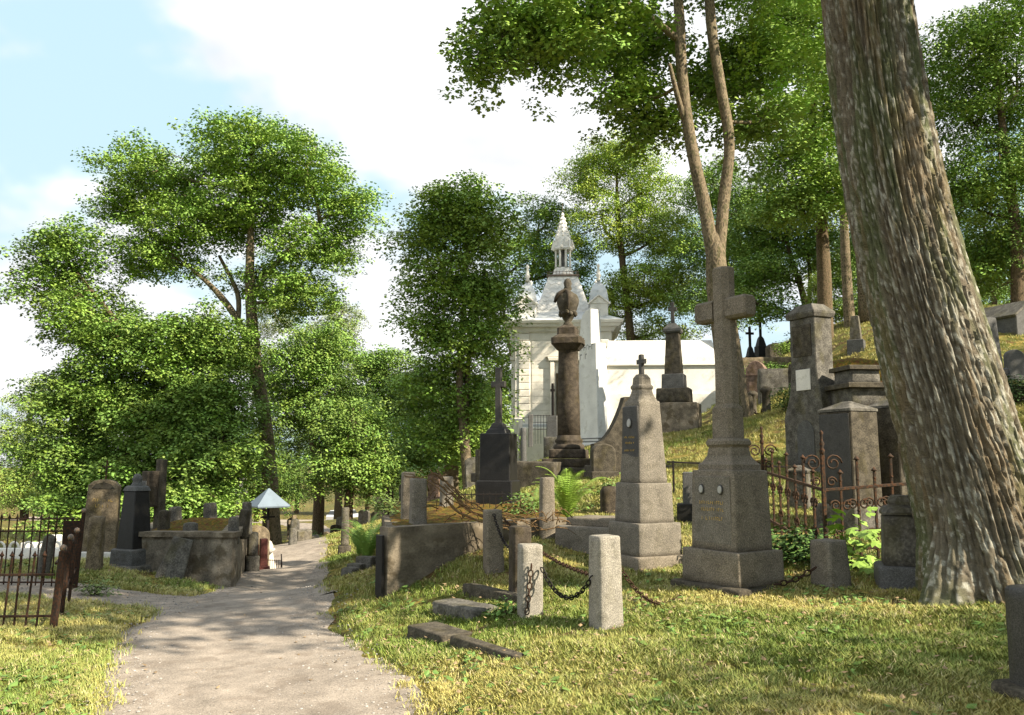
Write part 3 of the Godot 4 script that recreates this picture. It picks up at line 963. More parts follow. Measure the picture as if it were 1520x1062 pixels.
	tree("maple_tree", "tall leafy tree with two slender trunks left of the chapel", "trees around the cemetery",
		[[[Vector3(-1.344, 0.478, -27), 0.17], [Vector3(-1.55, 2.54, -27), 0.14], [Vector3(-1.693, 4.271, -27), 0.12], [Vector3(-1.538, 7.141, -27), 0.08], [Vector3(-1.511, 9.628, -27), 0.03]], [[Vector3(-1.259, 0.625, -27), 0.13], [Vector3(-1.475, 2.547, -27.2), 0.1], [Vector3(-1.388, 5.186, -27.3), 0.08], [Vector3(-0.892, 7.883, -27.3), 0.04]]],
		[[Vector3(-1.67, 10.086, -27), V(1.15, 0.85, 1.2), 18], [Vector3(-2.66, 9.058, -27), V(1.0, 0.85, 1.2), 14], [Vector3(-0.842, 9.058, -27), V(0.8, 0.85, 1.0), 15], [Vector3(-2.311, 7.477, -27), V(1.2, 0.8, 1.4), 16], [Vector3(-1.055, 7.141, -27), V(0.95, 0.85, 1.1), 17], [Vector3(-2.405, 5.918, -27), V(1.0, 0.75, 1.3), 13], [Vector3(-1.308, 5.366, -27), V(0.9, 0.75, 1.1), 14], [Vector3(-2.7, 4.37, -28), V(1.2, 0.9, 1.4), 14], [Vector3(-1.235, 3.806, -28), V(0.75, 0.8, 1.1), 13], [Vector3(-2.346, 2.687, -28), V(1.2, 0.9, 1.4), 14], [Vector3(-1.076, 2.407, -30), V(0.6, 0.7, 1.0), 10]],
		fresh, {"bark": M.bark_pale, "per": 19})
	tree("broadleaf_tree", "shaded tree with thin dark trunks rising behind the chapel spire", "trees around the cemetery",
		[[[Vector3(0.692, 2.7, -58), 0.25], [Vector3(0.466, 7.337, -58), 0.22], [Vector3(1.179, 13.023, -58), 0.15], [Vector3(1.907, 18.355, -58), 0.06]], [[Vector3(0.558, 6.403, -58), 0.16], [Vector3(-0.47, 11.113, -58), 0.12], [Vector3(-0.71, 14.949, -58), 0.05]]],
		[[Vector3(2.387, 18.846, -58), V(2.0, 2.0, 2.2), 22], [Vector3(0.474, 15.675, -58), V(2.3, 2.0, 2.3), 22], [Vector3(3.555, 15.433, -58), V(2.3, 2.0, 2.3), 24], [Vector3(-0.718, 11.761, -59), V(2.4, 1.8, 2.3), 20], [Vector3(-0.723, 7.535, -60), V(1.8, 2.0, 2.3), 20], [Vector3(-1.195, 3.213, -60), V(1.9, 1.9, 2.3), 20], [Vector3(4.71, 12.305, -58), V(2.2, 1.6, 2.3), 16]],
		deep_shaded, {"scale": 1.35, "per": 18, "bark": M.bark_dark})
	tree("maple_tree", "bright yellow green maple towering behind the chapel", "trees around the cemetery",
		[[[Vector3(8.078, 5.787, -56), 0.32], [Vector3(7.968, 9.868, -56), 0.28], [Vector3(7.544, 14.489, -56), 0.22], [Vector3(7.243, 18.726, -56), 0.14], [Vector3(7.208, 22.557, -56), 0.05]]],
		[[Vector3(7.349, 22.653, -56), V(2.4, 1.7, 2.4), 24], [Vector3(5.099, 21.017, -56), V(1.7, 1.7, 2.0), 17], [Vector3(9.254, 20.155, -56), V(2.2, 2.0, 2.3), 22], [Vector3(6.215, 17.778, -56), V(3.0, 2.0, 2.6), 28], [Vector3(10.344, 17.069, -56), V(2.2, 2.0, 2.4), 22], [Vector3(11.408, 13.557, -56), V(2.0, 1.9, 2.4), 20], [Vector3(8.898, 13.557, -56), V(2.6, 1.7, 2.6), 24], [Vector3(6.715, 12.356, -57), V(1.9, 1.5, 2.4), 16], [Vector3(10.148, 10.482, -57), V(2.6, 1.3, 2.4), 18]],
		bright, {"scale": 1.3, "per": 20})
	tree("lime_tree", "tall tree whose lichened trunk forks in two behind the granite cross", "trees around the cemetery",
		[[[Vector3(5.615, 3.002, -21), 0.34], [Vector3(5.393, 4.529, -21), 0.31], [Vector3(5.231, 5.91, -21), 0.3], [Vector3(5.191, 6.872, -21), 0.26], [Vector3(5.206, 7.401, -21), 0.1]],
		[[Vector3(5.149, 6.608, -21), 0.2], [Vector3(4.95, 8.111, -21), 0.165], [Vector3(4.661, 9.64, -21), 0.15], [Vector3(4.462, 11.473, -21), 0.14], [Vector3(4.419, 13.343, -21), 0.14], [Vector3(4.334, 15.833, -21), 0.1]],
		[[Vector3(5.252, 6.608, -21), 0.18], [Vector3(5.415, 8.022, -21), 0.15], [Vector3(5.641, 9.731, -21), 0.14], [Vector3(5.461, 11.288, -21), 0.13], [Vector3(5.251, 13.154, -21), 0.13], [Vector3(5.237, 15.833, -21), 0.09]],
		[[Vector3(4.487, 10.369, -21), 0.08], [Vector3(4.271, 11.013, -20.8), 0.07], [Vector3(4.078, 11.789, -20.7), 0.045]],
		[[Vector3(4.4, 12.59, -21), 0.1], [Vector3(2.961, 13.34, -20.5), 0.08], [Vector3(1.021, 13.235, -20), 0.06], [Vector3(-0.25, 12.262, -19.7), 0.03]]],
		[[Vector3(0.084, 12.316, -19.8), V(0.85, 0.6, 1.0), 12], [Vector3(-0.694, 11.421, -19.6), V(0.42, 0.4, 0.6), 4], [Vector3(0.679, 12.874, -20), V(1.1, 0.75, 1.2), 14], [Vector3(2.239, 12.951, -20.3), V(1.2, 0.8, 1.3), 15], [Vector3(1.435, 11.888, -20), V(0.8, 0.45, 0.8), 6], [Vector3(3.612, 13.375, -22.5), V(1.0, 0.8, 1.1), 11], [Vector3(3.228, 11.652, -22), V(0.7, 0.75, 1.0), 8], [Vector3(4.094, 11.219, -22.8), V(0.6, 0.5, 0.8), 6], [Vector3(5.926, 12.855, -23.5), V(1.0, 0.9, 1.0), 12], [Vector3(7.02, 12.974, -22.5), V(1.0, 1.1, 1.2), 15], [Vector3(6.798, 10.882, -22), V(0.8, 0.6, 1.0), 8], [Vector3(4.325, 15.445, -21), V(1.8, 1.2, 1.8), 16], [Vector3(6.481, 15.252, -21), V(2.0, 1.3, 2.0), 22]],
		Color(0.19, 0.305, 0.06), {"bark": M.bark_pale, "per": 16, "leaf": 0.13})
	tree("broadleaf_tree", "tree with dark leaning stems on the skyline left of the big trunk", "trees around the cemetery",
		[[[Vector3(13.728, 7.833, -38), 0.17], [Vector3(13.301, 9.399, -38), 0.14], [Vector3(12.894, 10.821, -38), 0.1], [Vector3(12.509, 12.899, -38), 0.05]], [[Vector3(13.563, 8.301, -38), 0.1], [Vector3(13.713, 10.346, -38), 0.08], [Vector3(13.474, 13.544, -38), 0.04]]],
		[[Vector3(11.789, 10.346, -38), V(1.5, 0.9, 1.5), 15], [Vector3(12.809, 12.578, -38), V(1.9, 1.2, 1.9), 22], [Vector3(14.484, 11.617, -38), V(1.6, 1.0, 1.7), 18], [Vector3(11.122, 8.582, -37), V(1.3, 0.6, 1.2), 10], [Vector3(11.211, 12.537, -39), V(1.3, 1.2, 1.6), 14], [Vector3(10.745, 9.809, -40), V(1.3, 1.0, 1.6), 13]],
		deep_shaded, {"scale": 1.1, "per": 18, "bark": M.bark_dark})
	tree("maple_tree", "tall maple with hanging bright sprays right of the forked tree", "trees around the cemetery",
		[[[Vector3(10.934, 6.595, -29), 0.25], [Vector3(10.96, 8.759, -29), 0.22], [Vector3(10.936, 11.954, -29), 0.16], [Vector3(10.737, 15.746, -29), 0.1], [Vector3(10.747, 18.864, -29), 0.05]]],
		[[Vector3(10.536, 16.777, -29), V(1.97, 1.39, 1.75), 28], [Vector3(11.214, 14.247, -28.5), V(1.46, 1.09, 1.46), 22], [Vector3(9.95, 12.511, -28.5), V(1.09, 0.80, 1.46), 15], [Vector3(10.769, 11.117, -28), V(1.31, 0.88, 1.46), 20], [Vector3(9.636, 10.558, -28.5), V(1.02, 0.73, 1.31), 14], [Vector3(9.937, 18.646, -30), V(1.46, 1.17, 1.46), 18], [Vector3(11.176, 20.187, -29), V(2.19, 1.17, 1.75), 20]],
		Color(0.205, 0.330, 0.062), {"scale": 1.1, "per": 19})
	tree("broadleaf_tree", "rounded green tree seen through the fork of the lichened tree", "trees around the cemetery",
		[[[Vector3(13.164, 6.744, -52), 0.26], [Vector3(13.434, 11.412, -52), 0.2], [Vector3(13.681, 16.622, -52), 0.1]]],
		[[Vector3(12.896, 19.052, -52), V(2.3, 1.8, 2.2), 22], [Vector3(15.223, 17.944, -52), V(2.2, 1.8, 2.2), 22], [Vector3(12.361, 15.308, -52), V(2.3, 1.8, 2.2), 22], [Vector3(15.307, 14.219, -52), V(2.2, 1.8, 2.2), 22], [Vector3(12.891, 11.627, -52), V(2.4, 1.7, 2.2), 22]],
		deep_shaded, {"scale": 1.3, "per": 20})
	tree("lime_tree", "pale straight trunk rising on the hill behind the mossy mound", "trees around the cemetery",
		[[[Vector3(13.421, 7.067, -33), 0.2], [Vector3(13.363, 9.746, -33), 0.18], [Vector3(13.469, 14.806, -33), 0.14], [Vector3(13.859, 20.053, -33), 0.09]], [[Vector3(14.434, 7.232, -34), 0.24], [Vector3(14.424, 11.422, -34), 0.2], [Vector3(14.444, 15.206, -34), 0.16], [Vector3(15.031, 21.225, -34), 0.1]]],
		[[Vector3(15.195, 18.788, -34), V(2.2, 1.6, 2.2), 22], [Vector3(14.513, 22.459, -34), V(2.5, 1.6, 2.2), 20], [Vector3(16.326, 15.606, -35), V(1.6, 1.2, 1.8), 14]],
		deep_shaded, {"bark": M.bark_pale, "per": 18, "scale": 1.1})
	tree("broadleaf_tree", "shadowed trees crown filling the right edge beyond the big trunk", "trees around the cemetery",
		[[[Vector3(19.492, 6.849, -32), 0.25], [Vector3(19.64, 10.305, -32), 0.2], [Vector3(19.458, 14.405, -32), 0.14], [Vector3(19.237, 18.919, -32), 0.06]]],
		[[Vector3(18.666, 18.49, -32), V(2.0, 1.5, 2.0), 24], [Vector3(20.154, 16.644, -32), V(1.7, 1.6, 2.0), 22], [Vector3(18.473, 15.667, -33), V(1.7, 1.3, 2.0), 20], [Vector3(19.36, 13.025, -32), V(1.8, 1.5, 2.0), 24], [Vector3(18.232, 11.972, -33), V(1.5, 1.3, 1.9), 18], [Vector3(20.308, 10.577, -33), V(1.6, 1.2, 1.9), 20], [Vector3(19.173, 9.709, -34), V(1.6, 1.1, 1.8), 18], [Vector3(21.198, 19.782, -32), V(2.0, 1.8, 2.0), 20], [Vector3(21.813, 13.851, -32), V(2.0, 2.0, 2.0), 20], [Vector3(19.368, 18.842, -36), V(1.6, 1.6, 2.0), 16], [Vector3(19.507, 9.714, -38), V(1.7, 1.2, 1.8), 14]],
		Color(0.175, 0.29, 0.058), {"per": 18, "scale": 1.15, "bark": M.bark_dark})  # same darker green, crown shade partly in the colour
	tree("broadleaf_tree", "slender dark tree on the skyline at the far right", "trees around the cemetery",
		[[[Vector3(25.653, 9.721, -44), 0.14], [Vector3(25.506, 11.727, -44), 0.11], [Vector3(25.322, 14.311, -44), 0.06]]],
		[[Vector3(25.761, 15.43, -44), V(2.2, 1.8, 2.0), 18], [Vector3(27.661, 11.727, -44), V(2.2, 1.3, 2.0), 16], [Vector3(25.033, 12.708, -45), V(1.6, 1.1, 1.8), 12]],
		deep_shaded, {"per": 16, "scale": 1.25, "bark": M.bark_dark})
	tree("broadleaf_tree", "leafy tree on the hilltop behind the pale straight trunks", "trees around the cemetery",
		[[[Vector3(24.957, 10.9, -54), 0.25], [Vector3(25.351, 14.028, -54), 0.2], [Vector3(25.382, 18.573, -54), 0.1]]],
		[[Vector3(21.603, 14.028, -54), V(2.4, 1.9, 2.2), 22], [Vector3(24.345, 15.835, -54), V(2.6, 2.0, 2.2), 24], [Vector3(28.272, 14.93, -54), V(2.6, 2.0, 2.2), 24], [Vector3(25.031, 12.236, -54), V(2.8, 1.5, 2.2), 24], [Vector3(30.3, 12.236, -54), V(2.8, 1.5, 2.2), 24], [Vector3(21.924, 11.567, -54), V(2.0, 1.0, 2.0), 16], [Vector3(27.636, 19.032, -54), V(2.4, 2.0, 2.2), 22]],
		deep_shaded, {"scale": 1.3, "per": 20})
	tree("conifer", "small bright green columnar tree on the skyline behind the tall stele", "trees around the cemetery",
		[[[Vector3(12.516, 6.842, -34), 0.08], [Vector3(12.556, 7.735, -34), 0.06], [Vector3(12.612, 9.001, -34), 0.02]]],
		[[Vector3(12.549, 7.596, -34), V(0.36, 0.55, 0.36), 14], [Vector3(12.584, 8.381, -34), V(0.27, 0.5, 0.27), 10], [Vector3(12.612, 9.001, -34), V(0.14, 0.35, 0.14), 5]],
		bright, {"per": 16, "scale": 0.7, "kind": "plain", "spray": 0.22, "leaf": 0.1})
	# behind the path and on the left horizon
	tree("willow_tree", "pale grey green willow far behind the left maple", "distant trees",
		[[[Vector3(-17.355, -6.086, -85), 0.4], [Vector3(-17.285, 4.56, -85), 0.3], [Vector3(-17.866, 14.15, -85), 0.1]]],
		[[Vector3(-17.557, 15.542, -85), V(2.6, 2.4, 2.6), 20], [Vector3(-19.889, 12.764, -85), V(3.0, 2.6, 2.6), 22], [Vector3(-15.712, 10.008, -85), V(3.2, 3.0, 3.0), 24], [Vector3(-24.405, 16.412, -86), V(2.8, 3.0, 2.6), 20], [Vector3(-19.24, 5.965, -86), V(3.6, 3.4, 3.0), 24], [Vector3(-12.405, 8.03, -86), V(3.0, 3.4, 3.0), 22], [Vector3(-25.228, 10.107, -86), V(3.0, 3.4, 3.0), 20]],
		pale, {"scale": 1.5, "per": 18, "kind": "plain", "leaf": 0.13})
	tree("willow_tree", "pale willow at the left edge far beyond the lawn", "distant trees",
		[[[Vector3(-45.634, -4.398, -80), 0.4], [Vector3(-45.845, 3.117, -80), 0.25], [Vector3(-45.561, 8.224, -80), 0.1]]],
		[[Vector3(-44.875, 7.581, -80), V(2.8, 2.4, 2.6), 18], [Vector3(-46.845, 3.751, -80), V(3.4, 2.6, 3.0), 24], [Vector3(-43.298, 3.117, -80), V(3.4, 2.6, 3.0), 24], [Vector3(-46.261, -0.634, -79), V(3.6, 2.2, 3.0), 24], [Vector3(-41.865, -0.943, -79), V(3.4, 2.0, 3.0), 22], [Vector3(-50.791, 1.222, -80), V(3.6, 3.2, 3.0), 24]],
		Color(0.25, 0.36, 0.08), {"scale": 1.5, "per": 18, "kind": "plain", "leaf": 0.13})
	var spots := [[Vector3(-34.622, -2.682, -72), 4.0, "wide dark tree behind the lawn at far left"], [Vector3(-25.126, -4.373, -84), 4.2, "distant tree behind the umbrella shaped canopy"], [Vector3(-22.907, -5.168, -135), 6.0, "distant tree beyond the road and parked cars"], [Vector3(-7.582, -1.912, -80), 5.0, "distant tree behind the double trunked tree"], [Vector3(-2.536, 0.279, -80), 5.0, "distant tree just left of the chapel plinth"], [Vector3(-35.343, -5.855, -140), 6.5, "distant tree beyond the road behind the slim trunk"]]
	for e in spots:
		var p: Vector3 = e[0]
		p.y = gh(p.x, p.z)
		var k: float = e[1]
		tree("broadleaf_tree", e[2], "distant trees", [[[p, 0.06 * k], [p + V(0.1, k, 0), 0.045 * k], [p + V(0, k * 2, 0), 0.02 * k]]],
			[[p + V(0, k * 1.9, 0), V(k * 0.6, k * 0.6, k * 0.6), 22], [p + V(-k * 0.5, k * 1.3, 0.3), V(k * 0.6, k * 0.5, k * 0.6), 22], [p + V(k * 0.5, k * 1.25, 0.2), V(k * 0.6, k * 0.5, k * 0.6), 22], [p + V(-k * 0.4, k * 0.7, 0.6), V(k * 0.55, k * 0.4, k * 0.5), 18], [p + V(k * 0.45, k * 0.7, 0.5), V(k * 0.55, k * 0.4, k * 0.5), 18]],
			Color(0.13, 0.22, 0.042), {"scale": 1.6, "per": 16, "kind": "plain", "leaf": 0.14})
	# trees standing to the right of the view, whose shade falls across the graves
	for e in [[gp(11.2, 0.4), 7.6, "nearer of two limes standing right of the view", 0.64], [gp(17.0, -14.0), 12.0, "farther of two limes standing right of the view", 1.0]]:
		var p: Vector3 = e[0]
		var k: float = e[1]
		var w: float = e[3]
		tree("lime_tree", e[2], "shade trees on the bank", [[[p, 0.35], [p + V(0.1, k * 0.35, 0), 0.28], [p + V(0, k * 0.9, 0), 0.1]]],
			[[p + V(0, k * 0.85, 0), V(2.3, 1.6, 2.3) * w, 16], [p + V(-1.8 * w, k * 0.65, 0.8 * w), V(1.9, 1.3, 1.9) * w, 12], [p + V(1.8 * w, k * 0.65, -0.6 * w), V(1.9, 1.3, 1.9) * w, 12], [p + V(0.2, k * 0.6, -2.0 * w), V(1.9, 1.3, 1.9) * w, 12], [p + V(0, k * 0.5, 1.9 * w), V(1.7, 1.1, 1.8) * w, 10]],
			deep_shaded, {"per": 15, "scale": 1.2})

func make_big_tree():
	# the great trunk beside the graves: furrowed bark modelled as ridges, patches of pale lichen and brown moss
	var base := gp(3.78, -6.85)
	var t := thing("lime_tree", "huge furrowed tree trunk with pale lichen leaning in from the right", "tree", base, 0, "trees around the cemetery")
	var axis_pts := [V(0.25, -0.5, 0.05), V(0.1, 0.0, 0), V(0.0, 0.45, 0), V(-0.16, 1.2, 0.0), V(-0.34, 2.2, -0.05), V(-0.52, 3.3, -0.1), V(-0.62, 4.6, -0.15), V(-0.66, 6.2, -0.2), V(-0.6, 7.6, -0.3)]
	var rads := [0.8, 0.6, 0.485, 0.44, 0.415, 0.39, 0.365, 0.34, 0.29]
	var line := curve(axis_pts, 48)
	var rr := spread(rads, 48)
	var seg := 320
	var fur := FastNoiseLite.new()
	fur.noise_type = FastNoiseLite.TYPE_SIMPLEX_SMOOTH; fur.frequency = 1.0; fur.seed = 3
	fur.fractal_octaves = 2
	var pl := FastNoiseLite.new()
	pl.frequency = 1.0; pl.seed = 8; pl.fractal_octaves = 4
	var st := SurfaceTool.new()
	st.begin(Mesh.PRIMITIVE_TRIANGLES)
	st.set_smooth_group(0)
	var rows := []
	var tints := []
	for i in line.size():
		var c: Vector3 = line[i]
		var row := PackedVector3Array()
		var tn := PackedColorArray()
		for k in seg:
			var a := TAU * k / seg
			var d := V(cos(a), 0, sin(a))
			var flare := 1.0 + pow(maxf(0.0, 0.75 - c.y), 1.5) * 0.45 * maxf(0.0, sin(a * 5.0 + 0.7) + 0.3 * sin(a * 3.0))
			var q := d * 3.2
			var wob := pl.get_noise_3d(q.x, c.y * 1.1, q.z) * 0.55
			var f1 := 1.0 - absf(fur.get_noise_3d(d.x * 8.5 + wob, c.y * 0.6 + wob, d.z * 8.5)) * 2.4
			var f2 := 1.0 - absf(fur.get_noise_3d(d.x * 16.0 + 7.0 + wob, c.y * 2.0, d.z * 16.0)) * 2.0
			var fz := fur.get_noise_3d(d.x * 30, c.y * 12.0, d.z * 30)
			var plate := -pow(maxf(0.0, f1), 2.2) * 0.056 - pow(maxf(0.0, f2), 2.5) * 0.022 + fz * 0.008 + 0.02
			var bulge := pl.get_noise_3d(d.x * 0.9, c.y * 0.45, d.z * 0.9) * 0.05
			row.append(c + d * (rr[i] * flare * (1.0 + bulge) + plate))
			var col := Color(0.225, 0.20, 0.155).lerp(Color(0.165, 0.19, 0.105), smoothstep(-0.2, 0.25, pl.get_noise_3d(d.x * 1.2 + 9, c.y * 0.4, d.z * 1.2)))
			var lich := smoothstep(0.12, 0.3, pl.get_noise_3d(d.x * 14, c.y * 9, d.z * 14) + 0.25 * pl.get_noise_3d(d.x * 1.5 + 4, c.y * 0.5, d.z * 1.5))
			if plate > -0.01: col = col.lerp(Color(0.56, 0.57, 0.51), lich * 0.9)
			var rot := smoothstep(0.1, 0.3, pl.get_noise_3d(d.x * 2 + 20, c.y * 0.7, d.z * 2))
			col = col.lerp(Color(0.24, 0.18, 0.10), rot * 0.5)
			tn.append(col)
		rows.append(row); tints.append(tn)
	for i in rows.size() - 1:
		for k in seg:
			var j := (k + 1) % seg
			for e in [[i, k], [i + 1, j], [i + 1, k], [i, k], [i, j], [i + 1, j]]:
				st.set_color(tints[e[0]][e[1]])
				st.add_vertex(rows[e[0]][e[1]])
	part(t, "trunk", st, M.bark_big)
	var lobes := [[V(-0.4, 10.5, -0.5), V(2.6, 1.8, 2.4), 26], [V(1.8, 9.2, -1.6), V(2.1, 1.4, 2.0), 20], [V(-2.6, 9.4, 0.6), V(1.9, 1.2, 1.9), 16], [V(0.6, 9.0, 2.2), V(2.0, 1.3, 2.0), 14], [V(-0.6, 12.3, 0.2), V(2.2, 1.5, 2.2), 18], [V(3.2, 8.8, 3.2), V(1.6, 1.0, 1.6), 12], [V(2.6, 10.2, 0.8), V(1.6, 1.0, 1.6), 10]]
	var tw := S()
	var xs := []
	var cols := PackedColorArray()
	for lb in lobes:
		var lim := S()
		var c: Vector3 = lb[0]
		var pts := curve([V(-0.6, 7.3, -0.3), V(-0.6, 7.6, -0.3).lerp(c, 0.55) - V(0, 0.3, 0), c], 5)
		var rd := []
		for i in pts.size(): rd.append(lerpf(0.2, 0.05, float(i) / (pts.size() - 1)))
		tube(lim, pts, rd, 9, 0.15)
		part(t, "limb", lim, M.bark)
		for i in lb[2]:
			var y: float = 1.0 - 2.0 * (i + 0.5) / lb[2]
			var a: float = i * 2.39996
			var p: Vector3 = c + V(cos(a) * sqrt(1 - y * y), y, sin(a) * sqrt(1 - y * y)) * lb[1] * rng.randf_range(0.6, 1.05)
			tube(tw, [c, c.lerp(p, 0.5) + V(0, 0.2, 0), p], [0.04, 0.02, 0.008], 4)
			for k in 15:
				var g := V(rng.randfn(), rng.randfn() * 0.36, rng.randfn()) * 0.6
				var b := Basis(V(0, 1, 0), rng.randf() * TAU) * Basis(V(1, 0, 0), rng.randf_range(-0.3, 0.3))
				xs.append(Transform3D(b, p + g))
				var v := rng.randf_range(0.7, 1.3)
				cols.append(Color(0.07 * v, 0.135 * v, 0.028 * v))
	part(t, "twigs", tw, M.bark).set_meta("kind", "stuff")
	scatter(t, "crown", clump("maple", 14, 0.3, 0.13, 21), M.leaf, xs, cols)

# ---------------------------------------------------------------- graves left of the path
func put(t: Node3D, called: String, m: Material, args: Array):
	var st := S()
	block(st, args[0], args[1], args[2], args[3], args[4], args[5], args[6] if args.size() > 6 else 0.012, args[7] if args.size() > 7 else Vector3.ZERO)
	return part(t, called, st, m)

func put_worn(t: Node3D, called: String, m: Material, args: Array, amp := 0.006, cell := 0.07, rnd := 0.02):
	var st := S()
	worn(st, args[0], args[1], args[2], args[3], args[4], args[5], amp, cell, rnd, rng.randf() * 50)
	return part(t, called, st, m)

func arch_poly(w: float, y0: float, y1: float, rise: float) -> PackedVector2Array:
	var p := PackedVector2Array([Vector2(-w / 2, y0), Vector2(w / 2, y0)])
	for i in 13:
		var a := PI * i / 12
		p.append(Vector2(cos(a) * w / 2, y1 - rise + sin(a) * rise))
	return p

func tablet(called: String, label: String, at: Vector3, turn: float, w: float, h: float, th: float, rise: float, m: Material, group := "", tilt := 0.0) -> Node3D:
	var t := thing(called, label, "gravestone", at, turn, group)
	t.rotation_degrees.z = tilt
	var st := S()
	slab(st, arch_poly(w, -0.2, h, rise), -th / 2, th / 2, 0.015)
	part(t, "stone", st, m)
	put(t, "foot", m, [w * 1.2, th * 1.7, w * 1.2, th * 1.7, -0.25, 0.12])
	return t

# rows of small cut strokes standing for weathered lettering too worn to read
func worn_letters(t: Node3D, m: Material, rows: Array, z: float, size: float):
	for e in rows:
		var st := S()
		var x: float = -e[1] / 2.0
		while x < e[1] / 2.0:
			var w := size * rng.randf_range(0.3, 0.75)
			if rng.randf() < 0.8:
				block(st, w * 0.22, 0.004, w * 0.22, 0.004, 0, size * rng.randf_range(0.8, 1.0), 0.001, V(x, e[0], z))
				if rng.randf() < 0.7: block(st, w * 0.8, 0.004, w * 0.8, 0.004, 0, size * 0.18, 0.001, V(x + w * 0.45, e[0] + size * [0.0, 0.42, 0.8][rng.randi() % 3], z + 0.001))
			x += w + size * 0.25
		part(t, "inscription", st, m)

func make_left_graves():
	# the walled plot at the fork of the path
	var fy := 0.42
	var A := V(-4.24, 0, -13.0)
	var t := thing("walled_plot", "raised concrete walled grave plot with mossy top at the fork", "grave plot", V(-4.24, 0, -13.0))
	var st := S()
	slab_wall(st, V(0, -0.8, 0), V(-1.5, -0.8, -0.12), -0.2, 1.24, 0.02, 1.0)
	part(t, "front_wall", st, M.concrete_old)
	st = S()
	slab_wall(st, V(-0.97, -1.5, -4.0), V(0, -1.5, -0.19), -0.2, 1.94, 0.02, 2.0)
	part(t, "side_wall", st, M.concrete_old)
	for e in [[V(0.05, 0.445, 0.06), V(-1.56, 0.445, -0.07)], [V(-0.96, 0.445, -4.0), V(0.05, 0.445, -0.22)]]:
		st = S()
		slab_wall(st, e[0], e[1], -0.28, 0.075, 0.008, 3.0)
		part(t, "coping", st, M.concrete)
	st = S()
	moss_bed(st, [V(-0.1, 0.42, -0.12), V(-1.5, 0.42, -0.2), V(-2.6, 0.42, -4.1), V(-1.0, 0.42, -4.0)], 0.16)
	part(t, "moss_bed", st, M.moss)
	st = S()
	slab_wall(st, V(-1.5, -0.8, -0.2), V(-2.7, -0.8, -4.2), 0.2, 1.22, 0.02, 4.0)
	part(t, "far_wall", st, M.concrete_old)
	var frag := S()
	worn(frag, 0.42, 0.1, 0.3, 0.09, -0.15, 0.62, 0.012, 0.07, 0.02, 5)
	var fo := thing("slab_fragment", "broken grey slab leaning against the walled plot", "stone", gp(-5.069, -12.75), 20)
	var fp := part(fo, "slab", frag, M.old_grey)
	fp.rotation_degrees = V(-14, 0, -16)
	for e in [[Vector3(-4.303, 0.812, -13.25), 0.16, 0.36, 2, "pale square stone post on the corner of the walled plot"], [Vector3(-4.467, 0.778, -14.2), 0.17, 0.42, -6, "dark leaning stone post behind the walled plot corner"], [Vector3(-4.639, 0.801, -15), 0.15, 0.5, 3, "darkest round topped post on the walled plot side"], [Vector3(-5.014, 0.682, -13.35), 0.2, 0.26, 0, "small blunt stone on the front coping of the walled plot"], [Vector3(-5.746, 0.694, -16.3), 0.22, 0.42, 4, "upright stub at the back of the mossy plot"], [Vector3(-5.665, 0.773, -13.9), 0.17, 0.42, -3, "small stub beside the broken dark cross"], [Vector3(-6.286, 0.748, -16), 0.2, 0.36, 6, "grey stub behind the broken dark cross"]]:
		var p: Vector3 = e[0]
		p.y = 0.38
		var o := thing("stone_post", e[4], "post", p, rng.randf_range(-20, 20), "stubs on the walled plot")
		o.rotation_degrees.z = e[3]
		put_worn(o, "shaft", M.old_grey if e[3] >= 0 else M.old_dark, [e[1], e[1], e[1] * 0.9, e[1] * 0.9, -0.06, e[2]], 0.006, 0.05, 0.03)
	# broken dark cross
	t = thing("broken_cross", "tall dark cross with a missing arm above the mossy plot", "cross", V(-6.15, 0.3, -14.9), -32)
	put_worn(t, "shaft", M.old_dark, [0.17, 0.15, 0.15, 0.13, -0.3, 1.32], 0.006, 0.06, 0.015)
	put_worn(t, "arm_block", M.brown_stone, [0.2, 0.3, 0.19, 0.28, 0.5, 1.12], 0.006, 0.06, 0.015).position = V(-0.06, 0, 0.14)
	put(t, "tablet", M.slate, [0.14, 0.02, 0.14, 0.02, 0.62, 0.95, 0.005, V(-0.06, 0, 0.29)])
	put_worn(t, "foot", M.old_dark, [0.44, 0.4, 0.4, 0.36, -0.4, 0.12], 0.01)
	# dark obelisk in front of the plot
	t = thing("obelisk", "squat black granite obelisk with a knob, beside the walled plot", "gravestone", gp(-5.815, -13.2), -28)
	put_worn(t, "footing", M.old_grey, [0.7, 0.66, 0.66, 0.6, -0.3, 0.06], 0.02)
	put(t, "base", M.slate, [0.5, 0.48, 0.48, 0.46, 0.06, 0.3, 0.02])
	put(t, "shaft", M.black_stone, [0.37, 0.35, 0.27, 0.26, 0.3, 1.17, 0.012])
	put(t, "cap", M.slate, [0.31, 0.3, 0.25, 0.24, 1.17, 1.25, 0.02])
	st = S()
	lathe(st, [[0.1, 1.25], [0.075, 1.28], [0.06, 1.31], [0.08, 1.35], [0.05, 1.41], [0.03, 1.43]], 12)
	part(t, "knob", st, M.slate)
	worn_letters(t, M.old_grey, [[0.2, 0.34], [0.13, 0.3]], 0.247, 0.045)
	# tall arched slab with an iron cross
	t = thing("gravestone", "tall weathered arched headstone topped by a thin rusty cross", "gravestone", gp(-7.222, -15), 12)
	t.rotation_degrees.z = -2
	put(t, "base", M.white_stone, [0.72, 0.42, 0.7, 0.4, -0.3, 0.16, 0.015])
	st = S()
	slab(st, PackedVector2Array([Vector2(-0.29, 0.16), Vector2(0.29, 0.16), Vector2(0.25, 1.3), Vector2(0.17, 1.37), Vector2(0.06, 1.4), Vector2(-0.06, 1.4), Vector2(-0.17, 1.37), Vector2(-0.25, 1.3)]), -0.1, 0.1, 0.015)
	part(t, "slab", st, M.sand)
	st = S()
